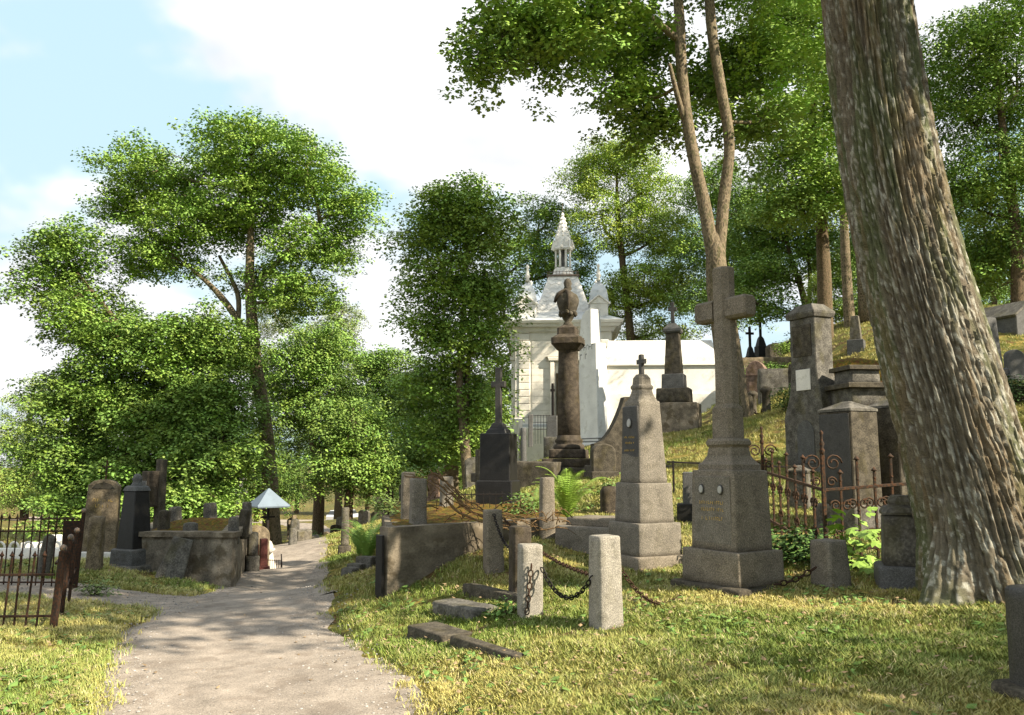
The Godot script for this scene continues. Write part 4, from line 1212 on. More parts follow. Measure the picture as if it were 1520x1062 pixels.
	slab(st, PackedVector2Array([Vector2(-0.19, 1.24), Vector2(0.19, 1.24), Vector2(0.13, 1.32), Vector2(0, 1.36), Vector2(-0.13, 1.32)]), 0.1, 0.112, 0.004)
	part(t, "lunette", st, M.old_dark)
	worn_letters(t, M.gold, [[1.02, 0.3], [0.92, 0.2]], 0.103, 0.05)
	worn_letters(t, M.old_dark, [[0.82, 0.34], [0.74, 0.34], [0.66, 0.3]], 0.102, 0.035)
	st = S()
	cross(st, 0.36, 0.15, 0.025, 0.02, 0.24, 1.38)
	part(t, "iron_cross", st, M.rust)
	# white headstone and the pale kerbs by the lawn
	t = thing("gravestone", "small white headstone with dark lettering beyond the rusty fence", "gravestone", gp(-9.249, -17.5), 10)
	put(t, "stone", M.white_stone, [0.33, 0.12, 0.31, 0.11, -0.3, 0.68, 0.015])
	worn_letters(t, M.lettering, [[0.5, 0.16], [0.38, 0.2], [0.3, 0.16]], 0.058, 0.05)
	t = thing("grave_kerb", "whitewashed grave surround with scalloped edge beyond the rusty fence", "grave plot", gp(-8.863, -16.4), 3)
	put_worn(t, "front_wall", M.white_stone, [2.6, 0.16, 2.6, 0.15, -0.4, 0.34], 0.006, 0.14)
	put_worn(t, "back_wall", M.white_stone, [2.6, 0.16, 2.6, 0.15, -0.4, 0.3], 0.006, 0.14).position.z = -1.6
	put_worn(t, "side_wall", M.white_stone, [0.16, 1.44, 0.15, 1.44, -0.4, 0.38], 0.006, 0.14).position = V(1.22, 0, -0.8)
	for i in 9:
		st = S()
		var pts := []
		for k in 9: pts.append(V(cos(PI * k / 8) * 0.085, 0.33 + sin(PI * k / 8) * 0.12, 0.0))
		tube(st, pts, [0.022, 0.022, 0.022, 0.022, 0.022, 0.022, 0.022, 0.022, 0.022], 6)
		part(t, "scallop", st, M.white_stone).position.x = -1.15 + i * 0.26
	put_worn(t, "grave_slab", M.white_stone, [1.0, 0.9, 0.9, 0.8, -0.3, 0.22], 0.01, 0.15).position = V(0.5, 0, -0.8)
	t = thing("stone_cross", "low dark brown stone cross at the far left edge", "cross", gp(-10.257, -18), 5)
	st = S()
	cross(st, 0.72, 0.34, 0.13, 0.12, 0.5, -0.25)
	part(t, "cross", st, M.old_dark)
	put_worn(t, "foot", M.old_dark, [0.62, 0.3, 0.5, 0.26, -0.3, 0.2], 0.01)
	t = thing("gravestone", "low dark brown block headstone at the far left edge", "gravestone", gp(-10.537, -18), -6)
	put_worn(t, "stone", M.brown_stone, [0.3, 0.18, 0.28, 0.16, -0.3, 0.42], 0.008)
	t = thing("stone_post", "grey round topped stone post leaning inside the rusty fence", "post", gp(-6.655, -12.2), 8)
	t.rotation_degrees.z = -9
	put_worn(t, "shaft", M.old_grey, [0.17, 0.14, 0.15, 0.12, -0.2, 0.56], 0.006, 0.05, 0.05)
	t = thing("stone_post", "pale square gatepost beside the rusty iron panel", "post", gp(-6.112, -12.6), 6)
	put_worn(t, "shaft", M.sand, [0.2, 0.2, 0.18, 0.18, -0.3, 0.78], 0.006, 0.06, 0.02)
	# graves along the left side of the path
	tablet("gravestone", "large tan gravestone with shouldered round top behind the walled plot", gp(-5.524, -18.6), 30, 0.5, 1.05, 0.16, 0.22, M.sand)
	for e in [[378, 838, 16.4, 0.5, "dark red granite pillar nearer the walled plot"], [391, 836, 16.9, 0.62, "taller dark red granite pillar beside the first red one"]]:
		t = thing("gravestone", e[4], "gravestone", gp((e[0] - 760.0) / 1250.0 * e[2] / 1.02, -e[2]), 25, "red granite pillars")
		put(t, "foot", M.red_stone, [0.24, 0.24, 0.22, 0.22, -0.3, 0.1])
		put(t, "pillar", M.red_stone, [0.15, 0.15, 0.14, 0.14, 0.1, e[3], 0.01])
	t = thing("gravestone", "narrow grey stepped stone against the walled plot side", "gravestone", gp(-4.775, -15.8), 25)
	put_worn(t, "foot", M.old_grey, [0.26, 0.26, 0.24, 0.24, -0.3, 0.3], 0.006)
	put_worn(t, "stone", M.old_grey, [0.18, 0.2, 0.17, 0.19, 0.3, 0.72], 0.006)
	# white figure under a pale blue metal canopy
	t = thing("statue", "white draped figure standing below the blue metal canopy", "statue", gp(-5.507, -19.4), 20)
	st = S()
	st.set_smooth_group(0)
	var rings := []
	var prof := [[0.2, 0.0], [0.19, 0.1], [0.15, 0.3], [0.13, 0.5], [0.15, 0.62], [0.14, 0.72], [0.06, 0.78], [0.075, 0.84], [0.07, 0.9], [0.02, 0.96]]
	for e in prof:
		var r := PackedVector3Array()
		for k in 24:
			var a := -TAU * k / 24
			var fold: float = 1.0 + (0.16 * sin(a * 7.0 + e[1] * 3.0) if e[1] < 0.7 else 0.0)
			r.append(V(cos(a) * e[0] * fold - 0.1 * e[1], e[1], sin(a) * e[0] * fold * 0.75))
		rings.append(r)
	loft(st, rings)
	part(t, "figure", st, M.statue)
	st = S()
	st.set_smooth_group(0)
	tube(st, [V(-0.05, 0.68, 0.1), V(0.06, 0.5, 0.16), V(0.12, 0.58, 0.2)], [0.05, 0.045, 0.03], 8)
	tube(st, [V(-0.16, 0.68, 0.06), V(-0.14, 0.5, 0.15), V(-0.02, 0.52, 0.19)], [0.05, 0.045, 0.03], 8)
	part(t, "arms", st, M.statue)
	put_worn(t, "pedestal", M.statue, [0.5, 0.42, 0.46, 0.38, -0.3, 0.02], 0.008)
	t = thing("canopy", "pale blue pyramid metal canopy on a thin pole beside the maple trunk", "canopy", gp(-5.425, -19), 35)
	t.position.y += 0.3
	st = S()
	var rb := ring(0.72, 0.72, 1.17, 0.01)
	loft(st, [rb, ring(0.74, 0.74, 1.2, 0.01), ring(0.03, 0.03, 1.58, 0.003)])
	part(t, "roof", st, M.zinc_blue)
	for i in 4:
		st = S()
		var q := V(0.365, 1.205, 0.365).rotated(V(0, 1, 0), i * PI / 2)
		bar(st, q, V(q.x * 0.05, 1.535, q.z * 0.05), 0.018, 0.018)
		part(t, "roof_seam", st, M.zinc_blue)
	st = S()
	bar(st, V(0, -0.5, 0), V(0, 1.17, 0), 0.05, 0.05)
	bar(st, V(-0.16, 0.95, 0), V(0.16, 0.95, 0), 0.035, 0.03)
	part(t, "pole", st, M.iron)
	# small graves further down
	t = thing("stone_cross", "pale leaning stone cross on a tall shaft down the path", "cross", gp(-6.976, -27), 30)
	t.rotation_degrees.z = -6
	st = S()
	cross(st, 1.15, 0.34, 0.13, 0.12, 0.92, -0.2)
	part(t, "cross", st, M.sand)
	tablet("gravestone", "grey round headstone with dark plaque just right of the leaning cross", gp(-6.594, -26), 25, 0.26, 0.74, 0.14, 0.13, M.old_grey)
	t = thing("gravestone", "squat grey upright slab at the left edge of the path", "gravestone", gp(-6.003, -23.5), 30)
	put_worn(t, "stone", M.old_grey, [0.24, 0.14, 0.2, 0.12, -0.3, 0.46], 0.01)
	for e in [[449, 817, 25.5, 0.5, 0.34, "tumbled pale grave slab lying at the path bend"], [463, 811, 28.0, 0.6, 0.3, "grey flat grave slab behind the tumbled one"], [474, 812, 28.5, 0.3, 0.22, "small low kerb stone at the path bend"]]:
		t = thing("grave_slab", e[5], "grave slab", gp((e[0] - 760.0) / 1250.0 * e[2] / 1.018, -e[2]), 40, "slabs at the path bend")
		t.rotation_degrees.x = 8
		put_worn(t, "slab", M.old, [e[3], e[3] * 0.6, e[3] * 0.9, e[3] * 0.55, -0.2, e[4]], 0.02)
	# stone column and stones right of the path
	t = thing("gravestone", "weathered square stone column at the right edge of the path", "gravestone", gp(-3.41, -17.5), 10)
	put_worn(t, "foot", M.old_dark, [0.28, 0.26, 0.25, 0.23, -0.3, 0.18], 0.01)
	put_worn(t, "shaft", M.old, [0.17, 0.16, 0.15, 0.14, 0.18, 0.95], 0.01)
	for e in [[528, 858, 13.2, 0.3, 0.2, 0.16, "low grey step stone below the fern"], [520, 868, 12.6, 0.24, 0.22, 0.12, "nearest low grey stone beside the path"], [543, 850, 13.6, 0.34, 0.2, 0.18, "uppermost grey step stone below the fern"]]:
		t = thing("stone", e[6], "stone", gp((e[0] - 760.0) / 1250.0 * e[2] / 1.025, -e[2]), -30, "step stones by the path")
		put_worn(t, "block", M.old_grey, [e[3], e[4], e[3] * 0.9, e[4] * 0.9, -0.25, e[5] + 0.08], 0.014, 0.05, 0.02)

func slab_wall(st: SurfaceTool, a: Vector3, b: Vector3, th: float, h: float, amp: float, seed_: float, batter := 0.0):
	# an uneven wall standing along the line a-b, thickness laid to the right of the line
	st.set_smooth_group(0)
	var n := maxi(4, int(a.distance_to(b) / 0.08))
	var m := maxi(2, int(h / 0.08))
	var along := (b - a) / n
	var side := along.normalized().cross(V(0, 1, 0)) * -1.0
	var f := []
	for k in 2:
		var grid := []
		for j in m + 1:
			var row := []
			for i in n + 1:
				var p := a + along * i + V(0, h * j / m, 0) + side * (th * k)
				var nz := shape_noise.get_noise_3d(p.x * 24 + seed_ * 30, p.y * 24, p.z * 24) + 0.6 * shape_noise.get_noise_3d(p.x * 90, p.y * 90 + seed_ * 9, p.z * 90)
				var out := -1.0 if k == 0 else 1.0
				p += side * (out * nz * amp + out * batter * (1.0 - float(j) / m))
				if j == m: p.y += 0.3 * amp * nz
				row.append(p)
			grid.append(row)
		f.append(grid)
	for j in m:
		for i in n:
			quad(st, f[0][j][i], f[0][j][i + 1], f[0][j + 1][i + 1], f[0][j + 1][i])
			quad(st, f[1][j][i], f[1][j + 1][i], f[1][j + 1][i + 1], f[1][j][i + 1])
	st.set_smooth_group(-1)
	for i in n: quad(st, f[0][m][i], f[0][m][i + 1], f[1][m][i + 1], f[1][m][i])
	for j in m:
		quad(st, f[0][j][0], f[0][j + 1][0], f[1][j + 1][0], f[1][j][0])
		quad(st, f[0][j][n], f[1][j][n], f[1][j + 1][n], f[0][j + 1][n])

func moss_bed(st: SurfaceTool, c: Array, hump: float):
	st.set_smooth_group(0)
	var n := 26
	var g := []
	for j in n + 1:
		var row := []
		for i in n + 1:
			var u := float(i) / n
			var v := float(j) / n
			var p: Vector3 = (c[0] as Vector3).lerp(c[1], u).lerp((c[3] as Vector3).lerp(c[2], u), v)
			var e := 16.0 * u * (1 - u) * v * (1 - v)
			p.y += hump * sqrt(clampf(e, 0, 1)) * (0.6 + 0.7 * shape_noise.get_noise_3d(p.x * 20, 0, p.z * 20)) + 0.025 * shape_noise.get_noise_3d(p.x * 70, 5, p.z * 70)
			row.append(p)
		g.append(row)
	for j in n:
		for i in n: quad(st, g[j][i], g[j + 1][i], g[j + 1][i + 1], g[j][i + 1])

# ---------------------------------------------------------------- the terrace of graves in the middle
var link_mesh: ArrayMesh

func chain(label: String, a: Vector3, b: Vector3, sag: float, size: float, m: Material):
	if link_mesh == null:
		var st := S()
		st.set_smooth_group(0)
		var rows := []
		for i in 10:
			var an := TAU * i / 10
			var c := V(cos(an) * 0.5, sin(an) * 0.8, 0)
			var out := V(cos(an), sin(an) * 0.8, 0).normalized()
			var row := []
			for k in 5:
				var bn := TAU * k / 5
				row.append(c + (out * cos(bn) + V(0, 0, 1) * sin(bn)) * 0.17)
			rows.append(row)
		for i in 10:
			for k in 5: quad(st, rows[i][k], rows[(i + 1) % 10][k], rows[(i + 1) % 10][(k + 1) % 5], rows[i][(k + 1) % 5])
		link_mesh = fin(st)
	var t := thing("chain", label, "chain", a, 0, "iron chains between the posts")
	var n := int((a.distance_to(b) + sag * 1.2) / (size * 1.3))
	for i in n:
		var u := (i + 0.5) / n
		var p := a.lerp(b, u) - V(0, sag * 4 * u * (1 - u), 0) - a
		var d := ((b - a) - V(0, sag * 4 * (1 - 2 * u), 0)).normalized()
		var x := d.cross(V(0, 1, 0.01)).normalized()
		var z := x.cross(d).normalized()
		if i % 2 == 1:
			var h := x; x = z; z = -h
		var o := pnode(t, "link", link_mesh, m)
		o.transform = Transform3D(Basis(x, d, z) * Basis.from_scale(V(size, size, size)), p)

func granite_post(label: String, at: Vector3, turn: float, w: float, h: float, m: Material, lean := 0.0, taper := 0.88) -> Node3D:
	var t := thing("stone_post", label, "post", at, turn, "granite posts with chains")
	t.rotation_degrees.z = lean
	put_worn(t, "shaft", m, [w, w, w * taper, w * taper, -0.3, h], 0.0045, 0.045, 0.014)
	return t

func make_terrace():
	var L := V(-1.30, 0, -9.0)
	var t := thing("terrace_wall", "raised concrete terrace with mossy top in the middle", "wall", V(-1.30, 0, -9.0))
	var st := S()
	slab_wall(st, V(1.98, -0.5, -1.62), V(0, -0.5, 0), -0.18, 1.40, 0.014, 7.0, 0.02)
	part(t, "front_wall", st, M.concrete)
	st = S()
	slab_wall(st, V(-0.03, -0.7, -0.16), V(-0.56, -0.7, -3.2), -0.16, 1.58, 0.014, 8.0, 0.03)
	part(t, "path_wall", st, M.concrete)
	st = S()
	slab_wall(st, V(-0.56, -0.7, -3.2), V(-0.95, -0.7, -6.2), -0.16, 1.54, 0.014, 9.0)
	part(t, "path_wall", st, M.concrete)
	st = S()
	moss_bed(st, [V(0.04, 0.885, -0.14), V(-1.0, 0.86, -6.2), V(1.9, 0.9, -6.4), V(2.0, 0.88, -1.66)], 0.06)
	part(t, "moss_bed", st, M.moss)
	st = S()
	block(st, 0.13, 0.03, 0.13, 0.03, 0.05, 0.82, 0.004)
	var pq := part(t, "black_plaque", st, M.black_stone)
	pq.position = V(-0.09, 0, -0.04); pq.rotation_degrees.y = -50.7
	granite_post("stubby granite post at the left end of the terrace", V(-1.06, 0.86, -9.62), 20, 0.18, 0.54, M.granite, 0, 0.92)
	granite_post("pale granite post just behind the terrace end post", V(-1.28, 0.86, -10.5), 15, 0.17, 0.6, M.granite_warm, 0, 0.9)
	granite_post("slim granite post at the back of the terrace", V(-1.0, 0.86, -13.0), 15, 0.2, 0.5, M.granite, 0, 0.9)
	granite_post("granite post beside the bright fern", V(0.42, 0.84, -10.25), 10, 0.17, 0.56, M.granite_warm, 0, 0.9)
	# black monument with a cross
	t = thing("gravestone", "black granite block monument with a slender cross on the terrace", "gravestone", V(-0.22, 0.86, -13.9), -18)
	put(t, "base", M.black_stone, [0.62, 0.5, 0.6, 0.48, -0.1, 0.42, 0.015])
	put(t, "block", M.black_stone, [0.52, 0.42, 0.51, 0.41, 0.42, 1.18, 0.012])
	put(t, "cap", M.black_stone, [0.36, 0.3, 0.3, 0.25, 1.18, 1.26, 0.015])
	put(t, "neck", M.black_stone, [0.26, 0.22, 0.16, 0.15, 1.26, 1.36, 0.015])
	st = S()
	cross(st, 0.92, 0.24, 0.1, 0.09, 0.64, 1.35)
	part(t, "cross", st, M.granite_dark)
	t = thing("stone_cross", "dark stone cross fragment behind the black monument", "cross", gp(-0.565, -15.2), -60)
	st = S()
	cross(st, 1.35, 0.5, 0.16, 0.14, 0.85, -0.3)
	part(t, "cross", st, M.old_dark)
	# dry branches flung over the terrace posts
	t = thing("dry_branch", "dry tangled dead branch hanging over the terrace posts", "branch", V(-1.2, 1.4, -9.9))
	for k in 9:
		st = S()
		var off := V(rng.randf_range(-0.05, 0.05), rng.randf_range(-0.06, 0.06), rng.randf_range(-0.12, 0.12))
		var pts := []
		var base := [V(0.0, 0.08, 0.05), V(0.28, 0.02, 0.3), V(0.5, -0.18, 0.32), V(0.75, -0.36, 0.4), V(1.05, -0.46, 0.5), V(1.4, -0.5, 0.6), V(1.75, -0.46, 0.6)]
		var i0 := rng.randi() % 3
		for i in range(i0, mini(base.size(), i0 + 3 + rng.randi() % 4)): pts.append(base[i] + off + V(rng.randf_range(-0.05, 0.05), rng.randf_range(-0.05, 0.07), rng.randf_range(-0.05, 0.05)))
		var line := curve(pts, 5)
		for i in line.size(): line[i] += V(rng.randf_range(-0.012, 0.012), rng.randf_range(-0.012, 0.012), 0)
		var rd := []
		for i in line.size(): rd.append(lerpf(0.016, 0.005, float(i) / line.size()) * (1.1 if k < 2 else 0.6))
		tube(st, line, rd, 6, 0.3)
		part(t, "stem", st, M.wood_dry)
	for k in 60:
		st = S()
		var q := V(rng.randf_range(0.0, 1.9), 0, 0)
		q.y = -0.15 - 0.28 * clampf(q.x, 0, 1) + rng.randf_range(-0.12, 0.12) + (0.15 if q.x < 0.3 else 0.0)
		q.z = 0.1 + 0.3 * q.x + rng.randf_range(-0.1, 0.1)
		var e := q + V(rng.randf_range(-0.25, 0.25), rng.randf_range(-0.14, 0.14), rng.randf_range(-0.12, 0.12))
		tube(st, [q, q.lerp(e, 0.5) + V(0, 0.03, 0), e], [0.007, 0.005, 0.002], 4)
		part(t, "twig", st, M.wood_dry)
	# posts and chains on the grass
	var pA := gp(0.15, -7.15)
	var pB := gp(0.711, -6.55)
	granite_post("square pale granite post left of the sagging chain", pA, 14, 0.19, 0.6, M.granite_pale, 0.0, 0.93)
	granite_post("nearest square pale granite post on the sunny grass", pB, 24, 0.205, 0.68, M.granite_pale, 0.5, 0.9)
	var pC := gp(-0.19, -9)
	granite_post("mossy granite post leaning before the terrace wall", pC, 18, 0.2, 0.64, M.granite_warm, 1.5, 0.85)
	var pD := gp(0.075, -8)
	granite_post("rusty brown stone post between the granite posts", pD, 20, 0.18, 0.66, M.brown_stone, 0, 0.95)
	chain("black iron chain sagging between the two pale granite posts", pA + V(0.09, 0.42, 0.1), pB + V(-0.1, 0.38, 0.02), 0.2, 0.035, M.iron)
	chain("loose iron chain end hanging down the left pale post", pA + V(0.01, 0.45, 0.125), pA + V(-0.03, 0.05, 0.125), 0.0, 0.035, M.rust)
	chain("rusty chain from the mossy post across the grass to the nearest post", pC + V(0.1, 0.55, 0.02), pB + V(-0.02, 0.35, -0.12), 0.1, 0.032, M.rust)
	chain("chain running from the nearest post to the granite cross plinth", pB + V(0.1, 0.46, -0.03), Vector3(1.422, 0.465, -7.3), 0.16, 0.034, M.rust)
	chain("short chain drooping from the mossy post to the brown post", pC + V(0.0, 0.6, 0.09), pD + V(0.0, 0.5, 0.1), 0.16, 0.03, M.iron)
	# steps and kerbs sunk in the grass
	t = thing("stone_step", "upper of two weathered granite steps sunk in the grass", "step", gp(-0.422, -7.75), 38, "sunken granite steps")
	put_worn(t, "slab", M.old_grey, [0.3, 0.66, 0.29, 0.64, -0.2, 0.1], 0.012, 0.05, 0.015)
	t = thing("stone_step", "lower of two weathered granite steps, nearer the path", "step", gp(-0.595, -7.1), 36, "sunken granite steps")
	put_worn(t, "slab", M.old_dark, [0.3, 0.6, 0.29, 0.58, -0.2, 0.08], 0.012, 0.05, 0.015)
	t = thing("kerb_stone", "narrow kerb stone sunk in the grass nearest the viewer", "kerb", gp(-0.183, -6.25), 36, "sunken kerbs")
	put_worn(t, "kerb", M.old_dark, [0.12, 0.85, 0.11, 0.84, -0.2, 0.07], 0.012, 0.05, 0.015)
	t = thing("kerb_stone", "mossy kerb stone running up to the brown post", "kerb", gp(-0.158, -8.1), 36, "sunken kerbs")
	put_worn(t, "kerb", M.old_dark, [0.14, 0.95, 0.13, 0.95, -0.2, 0.1], 0.012, 0.05, 0.015)
	# flat tomb beside the obelisk
	t = thing("flat_tomb", "low flat granite tomb slab beside the tall obelisk", "grave", gp(1.048, -9.9), -40)
	put_worn(t, "base", M.granite, [0.9, 0.7, 0.88, 0.68, -0.3, 0.26], 0.008, 0.08)
	put_worn(t, "slab", M.granite_warm, [0.7, 0.52, 0.68, 0.5, 0.26, 0.36], 0.006, 0.08)

# ---------------------------------------------------------------- graves on the right bank
func make_right_graves():
	var st: SurfaceTool
	# big granite cross
	var t := thing("stone_cross", "massive granite cross on a pedestal with two oval portraits", "cross", gp(1.983, -7.75), -58)
	put_worn(t, "footing", M.old_dark, [0.88, 0.76, 0.86, 0.74, -0.3, 0.05], 0.012, 0.08)
	put_worn(t, "plinth", M.granite_warm, [0.70, 0.58, 0.69, 0.57, 0.05, 0.34], 0.003, 0.05, 0.012)
	put_worn(t, "block", M.granite_warm, [0.55, 0.46, 0.52, 0.43, 0.34, 1.04], 0.003, 0.05, 0.01)
	put(t, "panel", M.granite, [0.44, 0.02, 0.43, 0.012, 0.40, 0.985, 0.004, V(0, 0, 0.222)])
	st = S()
	loft(st, [ring(0.43, 0.37, 1.04, 0.01), ring(0.43, 0.37, 1.09, 0.01), ring(0.37, 0.31, 1.12, 0.01), ring(0.31, 0.26, 1.17, 0.01), ring(0.285, 0.24, 1.24, 0.01), ring(0.29, 0.25, 1.25, 0.02), ring(0.335, 0.285, 1.27, 0.03), ring(0.335, 0.285, 1.3, 0.03), ring(0.29, 0.25, 1.325, 0.02)])
	part(t, "moulded_neck", st, M.granite_warm)
	st = S()
	loft(st, [ring(0.25, 0.205, 1.32, 0.03), ring(0.245, 0.2, 1.6, 0.03), ring(0.215, 0.175, 1.64, 0.05), ring(0.205, 0.17, 2.3, 0.05), ring(0.205, 0.17, 2.9, 0.05), ring(0.18, 0.15, 2.92, 0.045)])
	part(t, "shaft", st, M.granite_warm)
	for s in [-1.0, 1.0]:
		st = S()
		loft(st, [ring(0.2, 0.16, 0, 0.025), ring(0.2, 0.16, 0.22, 0.025), ring(0.17, 0.13, 0.24, 0.02)], Transform3D(Basis(V(0, -s, 0), V(s, 0, 0), V(0, 0, 1)), V(s * 0.08, 2.52, 0)))
		part(t, "arm", st, M.granite_warm)
	for x in [-0.12, 0.11]:
		st = S()
		oval(st, 0.032, 0.046, 0.012, Transform3D(Basis(), V(x, 0.87, 0.232)))
		part(t, "portrait_rim", st, M.granite_dark)
		st = S()
		oval(st, 0.024, 0.036, 0.018, Transform3D(Basis(), V(x, 0.87, 0.232)))
		part(t, "portrait", st, M.porcelain)
	worn_letters(t, M.gold, [[0.74, 0.3], [0.68, 0.26], [0.6, 0.3]], 0.2335, 0.03)
	# tapering obelisk with small cross
	t = thing("obelisk", "tapering granite obelisk with oval portrait and small cross on top", "gravestone", gp(1.408, -9.1), -62)
	put_worn(t, "footing", M.granite_warm, [0.66, 0.66, 0.64, 0.64, -0.3, 0.13], 0.006, 0.06)
	put_worn(t, "plinth", M.granite, [0.56, 0.56, 0.55, 0.55, 0.13, 0.46], 0.003, 0.05, 0.012)
	put_worn(t, "lower_block", M.granite, [0.45, 0.45, 0.43, 0.43, 0.46, 0.87], 0.003, 0.05, 0.012)
	put_worn(t, "shaft", M.granite, [0.36, 0.37, 0.27, 0.28, 0.87, 1.74], 0.002, 0.05, 0.012)
	put(t, "panel", M.granite_dark, [0.33, 0.03, 0.26, 0.03, 0.93, 1.68, 0.006, V(0, 0, 0.155)])
	st = S()
	loft(st, [ring(0.255, 0.26, 1.735, 0.02), ring(0.2, 0.2, 1.80, 0.02), ring(0.17, 0.17, 1.86, 0.02), ring(0.19, 0.19, 1.88, 0.02), ring(0.19, 0.19, 1.9, 0.02), ring(0.16, 0.16, 1.92, 0.02), ring(0.15, 0.15, 1.99, 0.02), ring(0.1, 0.1, 2.03, 0.02)])
	part(t, "cap", st, M.granite)
	st = S()
	cross(st, 0.23, 0.13, 0.05, 0.045, 0.15, 2.02)
	part(t, "cross", st, M.granite_dark)
	st = S()
	oval(st, 0.04, 0.055, 0.012, Transform3D(Basis(V(1, 0, 0), -0.04), V(0, 1.5, 0.170)))
	part(t, "portrait_rim", st, M.granite_dark)
	st = S()
	oval(st, 0.034, 0.047, 0.018, Transform3D(Basis(V(1, 0, 0), -0.04), V(0, 1.5, 0.170)))
	part(t, "portrait", st, M.porcelain)
	worn_letters(t, M.gold, [[1.34, 0.2], [1.28, 0.16], [1.2, 0.2]], 0.172, 0.022)
	# monument with sweeping shoulders behind
	t = thing("gravestone", "dark monument with concave sweeping shoulders behind the obelisk", "gravestone", gp(2.222, -16), 8)
	var p := PackedVector2Array([Vector2(-0.72, -0.3), Vector2(0.5, -0.3), Vector2(0.5, 0.5)])
	for i in 9:
		var u := i / 8.0
		p.append(Vector2(0.5 - u * 0.28, 0.5 + pow(u, 2.0) * 0.75))
	p.append(Vector2(0.16, 1.4)); p.append(Vector2(-0.12, 1.4))
	for i in 9:
		var u := 1.0 - i / 8.0
		p.append(Vector2(-0.72 + u * 0.55, 0.52 + pow(u, 2.0) * 0.72))
	st = S()
	slab(st, p, -0.15, 0.15, 0.01)
	part(t, "stone", st, M.old_dark)
	put_worn(t, "foot", M.old_dark, [1.7, 0.5, 1.65, 0.46, -0.4, 0.12], 0.01, 0.1)
	# round column with an urn
	t = thing("column", "tall brown round column crowned by a draped stone urn", "monument", gp(1.145, -17), -12)
	put_worn(t, "footing", M.old_dark, [1.25, 1.15, 1.2, 1.1, -0.5, 0.12], 0.015, 0.1)
	put_worn(t, "plinth", M.brown_stone, [0.98, 0.92, 0.96, 0.9, 0.12, 0.3], 0.01, 0.1)
	put_worn(t, "lower_plinth", M.brown_stone, [0.72, 0.7, 0.7, 0.68, 0.3, 0.48], 0.006, 0.08)
	st = S()
	lathe(st, [[0.31, 0.48], [0.32, 0.52], [0.3, 0.57], [0.26, 0.59], [0.28, 0.63], [0.28, 0.67], [0.245, 0.7], [0.235, 0.76]], 28)
	part(t, "base_moulding", st, M.brown_stone)
	st = S()
	lathe(st, [[0.235, 0.74], [0.225, 1.4], [0.205, 2.25], [0.2, 2.48], [0.24, 2.5]], 28)
	part(t, "shaft", st, M.brown_stone)
	st = S()
	loft(st, [ring(0.42, 0.42, 2.48, 0.06), ring(0.62, 0.62, 2.6, 0.06), ring(0.62, 0.62, 2.72, 0.06), ring(0.5, 0.5, 2.76, 0.05), ring(0.4, 0.4, 2.8, 0.04), ring(0.4, 0.4, 2.93, 0.04), ring(0.2, 0.2, 3.0, 0.03)])
	for i in 4:
		slab(st, PackedVector2Array([Vector2(-0.2, 0), Vector2(0.2, 0), Vector2(0, 0.13)]), -0.01, 0.012, 0.004, Transform3D(Basis(V(0, 1, 0), i * PI / 2), V(0, 2.6, 0.31).rotated(V(0, 1, 0), i * PI / 2)))
	part(t, "capital", st, M.brown_stone)
	st = S()
	lathe(st, [[0.12, 2.98], [0.09, 3.04], [0.07, 3.08], [0.11, 3.14], [0.17, 3.28], [0.225, 3.45], [0.23, 3.53], [0.19, 3.63], [0.1, 3.69], [0.06, 3.72], [0.09, 3.76], [0.07, 3.8], [0.085, 3.88], [0.06, 3.95], [0.02, 3.98]], 22)
	var urn := part(t, "urn", st, M.old_dark)
	for i in 12:
		st = S()
		var a := TAU * i / 12
		lathe(st, [[0.0, -0.06], [0.045, -0.02], [0.05, 0.02], [0.0, 0.07]], 6, V(cos(a) * 0.15, 3.22 + 0.04 * (i % 2), sin(a) * 0.15))
		part(urn, "leaf_ornament", st, M.old_dark)
	st = S()
	tube(st, curve([V(-0.26, 3.48, 0.06), V(-0.18, 3.62, 0.12), V(-0.03, 3.7, 0.1), V(0.04, 3.62, 0.2), V(0.05, 3.45, 0.24), V(0.03, 3.3, 0.21)], 4), spread([0.03, 0.045, 0.05, 0.045, 0.03, 0.015], 4), 7)
	part(urn, "drape", st, M.brown_stone)
	# white stele
	t = thing("white_stele", "tall white painted stele with two lines of lettering by the chapel", "monument", gp(2.147, -22.5), -58)
	st = S()
	slab(st, PackedVector2Array([Vector2(-0.46, -0.4), Vector2(0.46, -0.4), Vector2(0.40, 2.78), Vector2(0.2, 2.78), Vector2(0.2, 3.72), Vector2(0.0, 3.7), Vector2(-0.16, 3.62), Vector2(-0.26, 3.42), Vector2(-0.32, 2.9)]), -0.17, 0.17, 0.012)
	part(t, "slab", st, M.white_paint)
	st = S()
	block(st, 1.0, 0.44, 0.98, 0.42, -0.4, 0.12, 0.012)
	part(t, "base", st, M.white_paint)
	for y in [0.16, 0.24]:
		st = S()
		block(st, 0.94, 0.355, 0.94, 0.355, y, y + 0.03, 0.004)
		part(t, "band", st, M.lettering)
	worn_letters(t, M.lettering, [[2.62, 0.5], [2.38, 0.58]], 0.172, 0.15)
	# shorter things round the column
	tablet("gravestone", "brown rounded stone stub at the right of the column", gp(1.657, -15.5), 5, 0.42, 0.62, 0.3, 0.14, M.old_dark)
	t = thing("stone", "small reddish rounded stone in front of the column", "stone", gp(1.395, -12.2), 10)
	put_worn(t, "stone", M.brown_stone, [0.26, 0.22, 0.25, 0.2, -0.3, 0.4], 0.01, 0.05, 0.09)
	t = thing("gravestone", "dark grey obelisk with cross on a tall plinth before the white crypt", "gravestone", gp(4.062, -21), -20)
	put_worn(t, "retaining_base", M.concrete, [1.25, 0.9, 1.2, 0.85, -0.6, 0.75], 0.012, 0.12)
	put_worn(t, "plinth", M.old_dark, [0.84, 0.6, 0.8, 0.56, 0.75, 1.12], 0.012, 0.1)
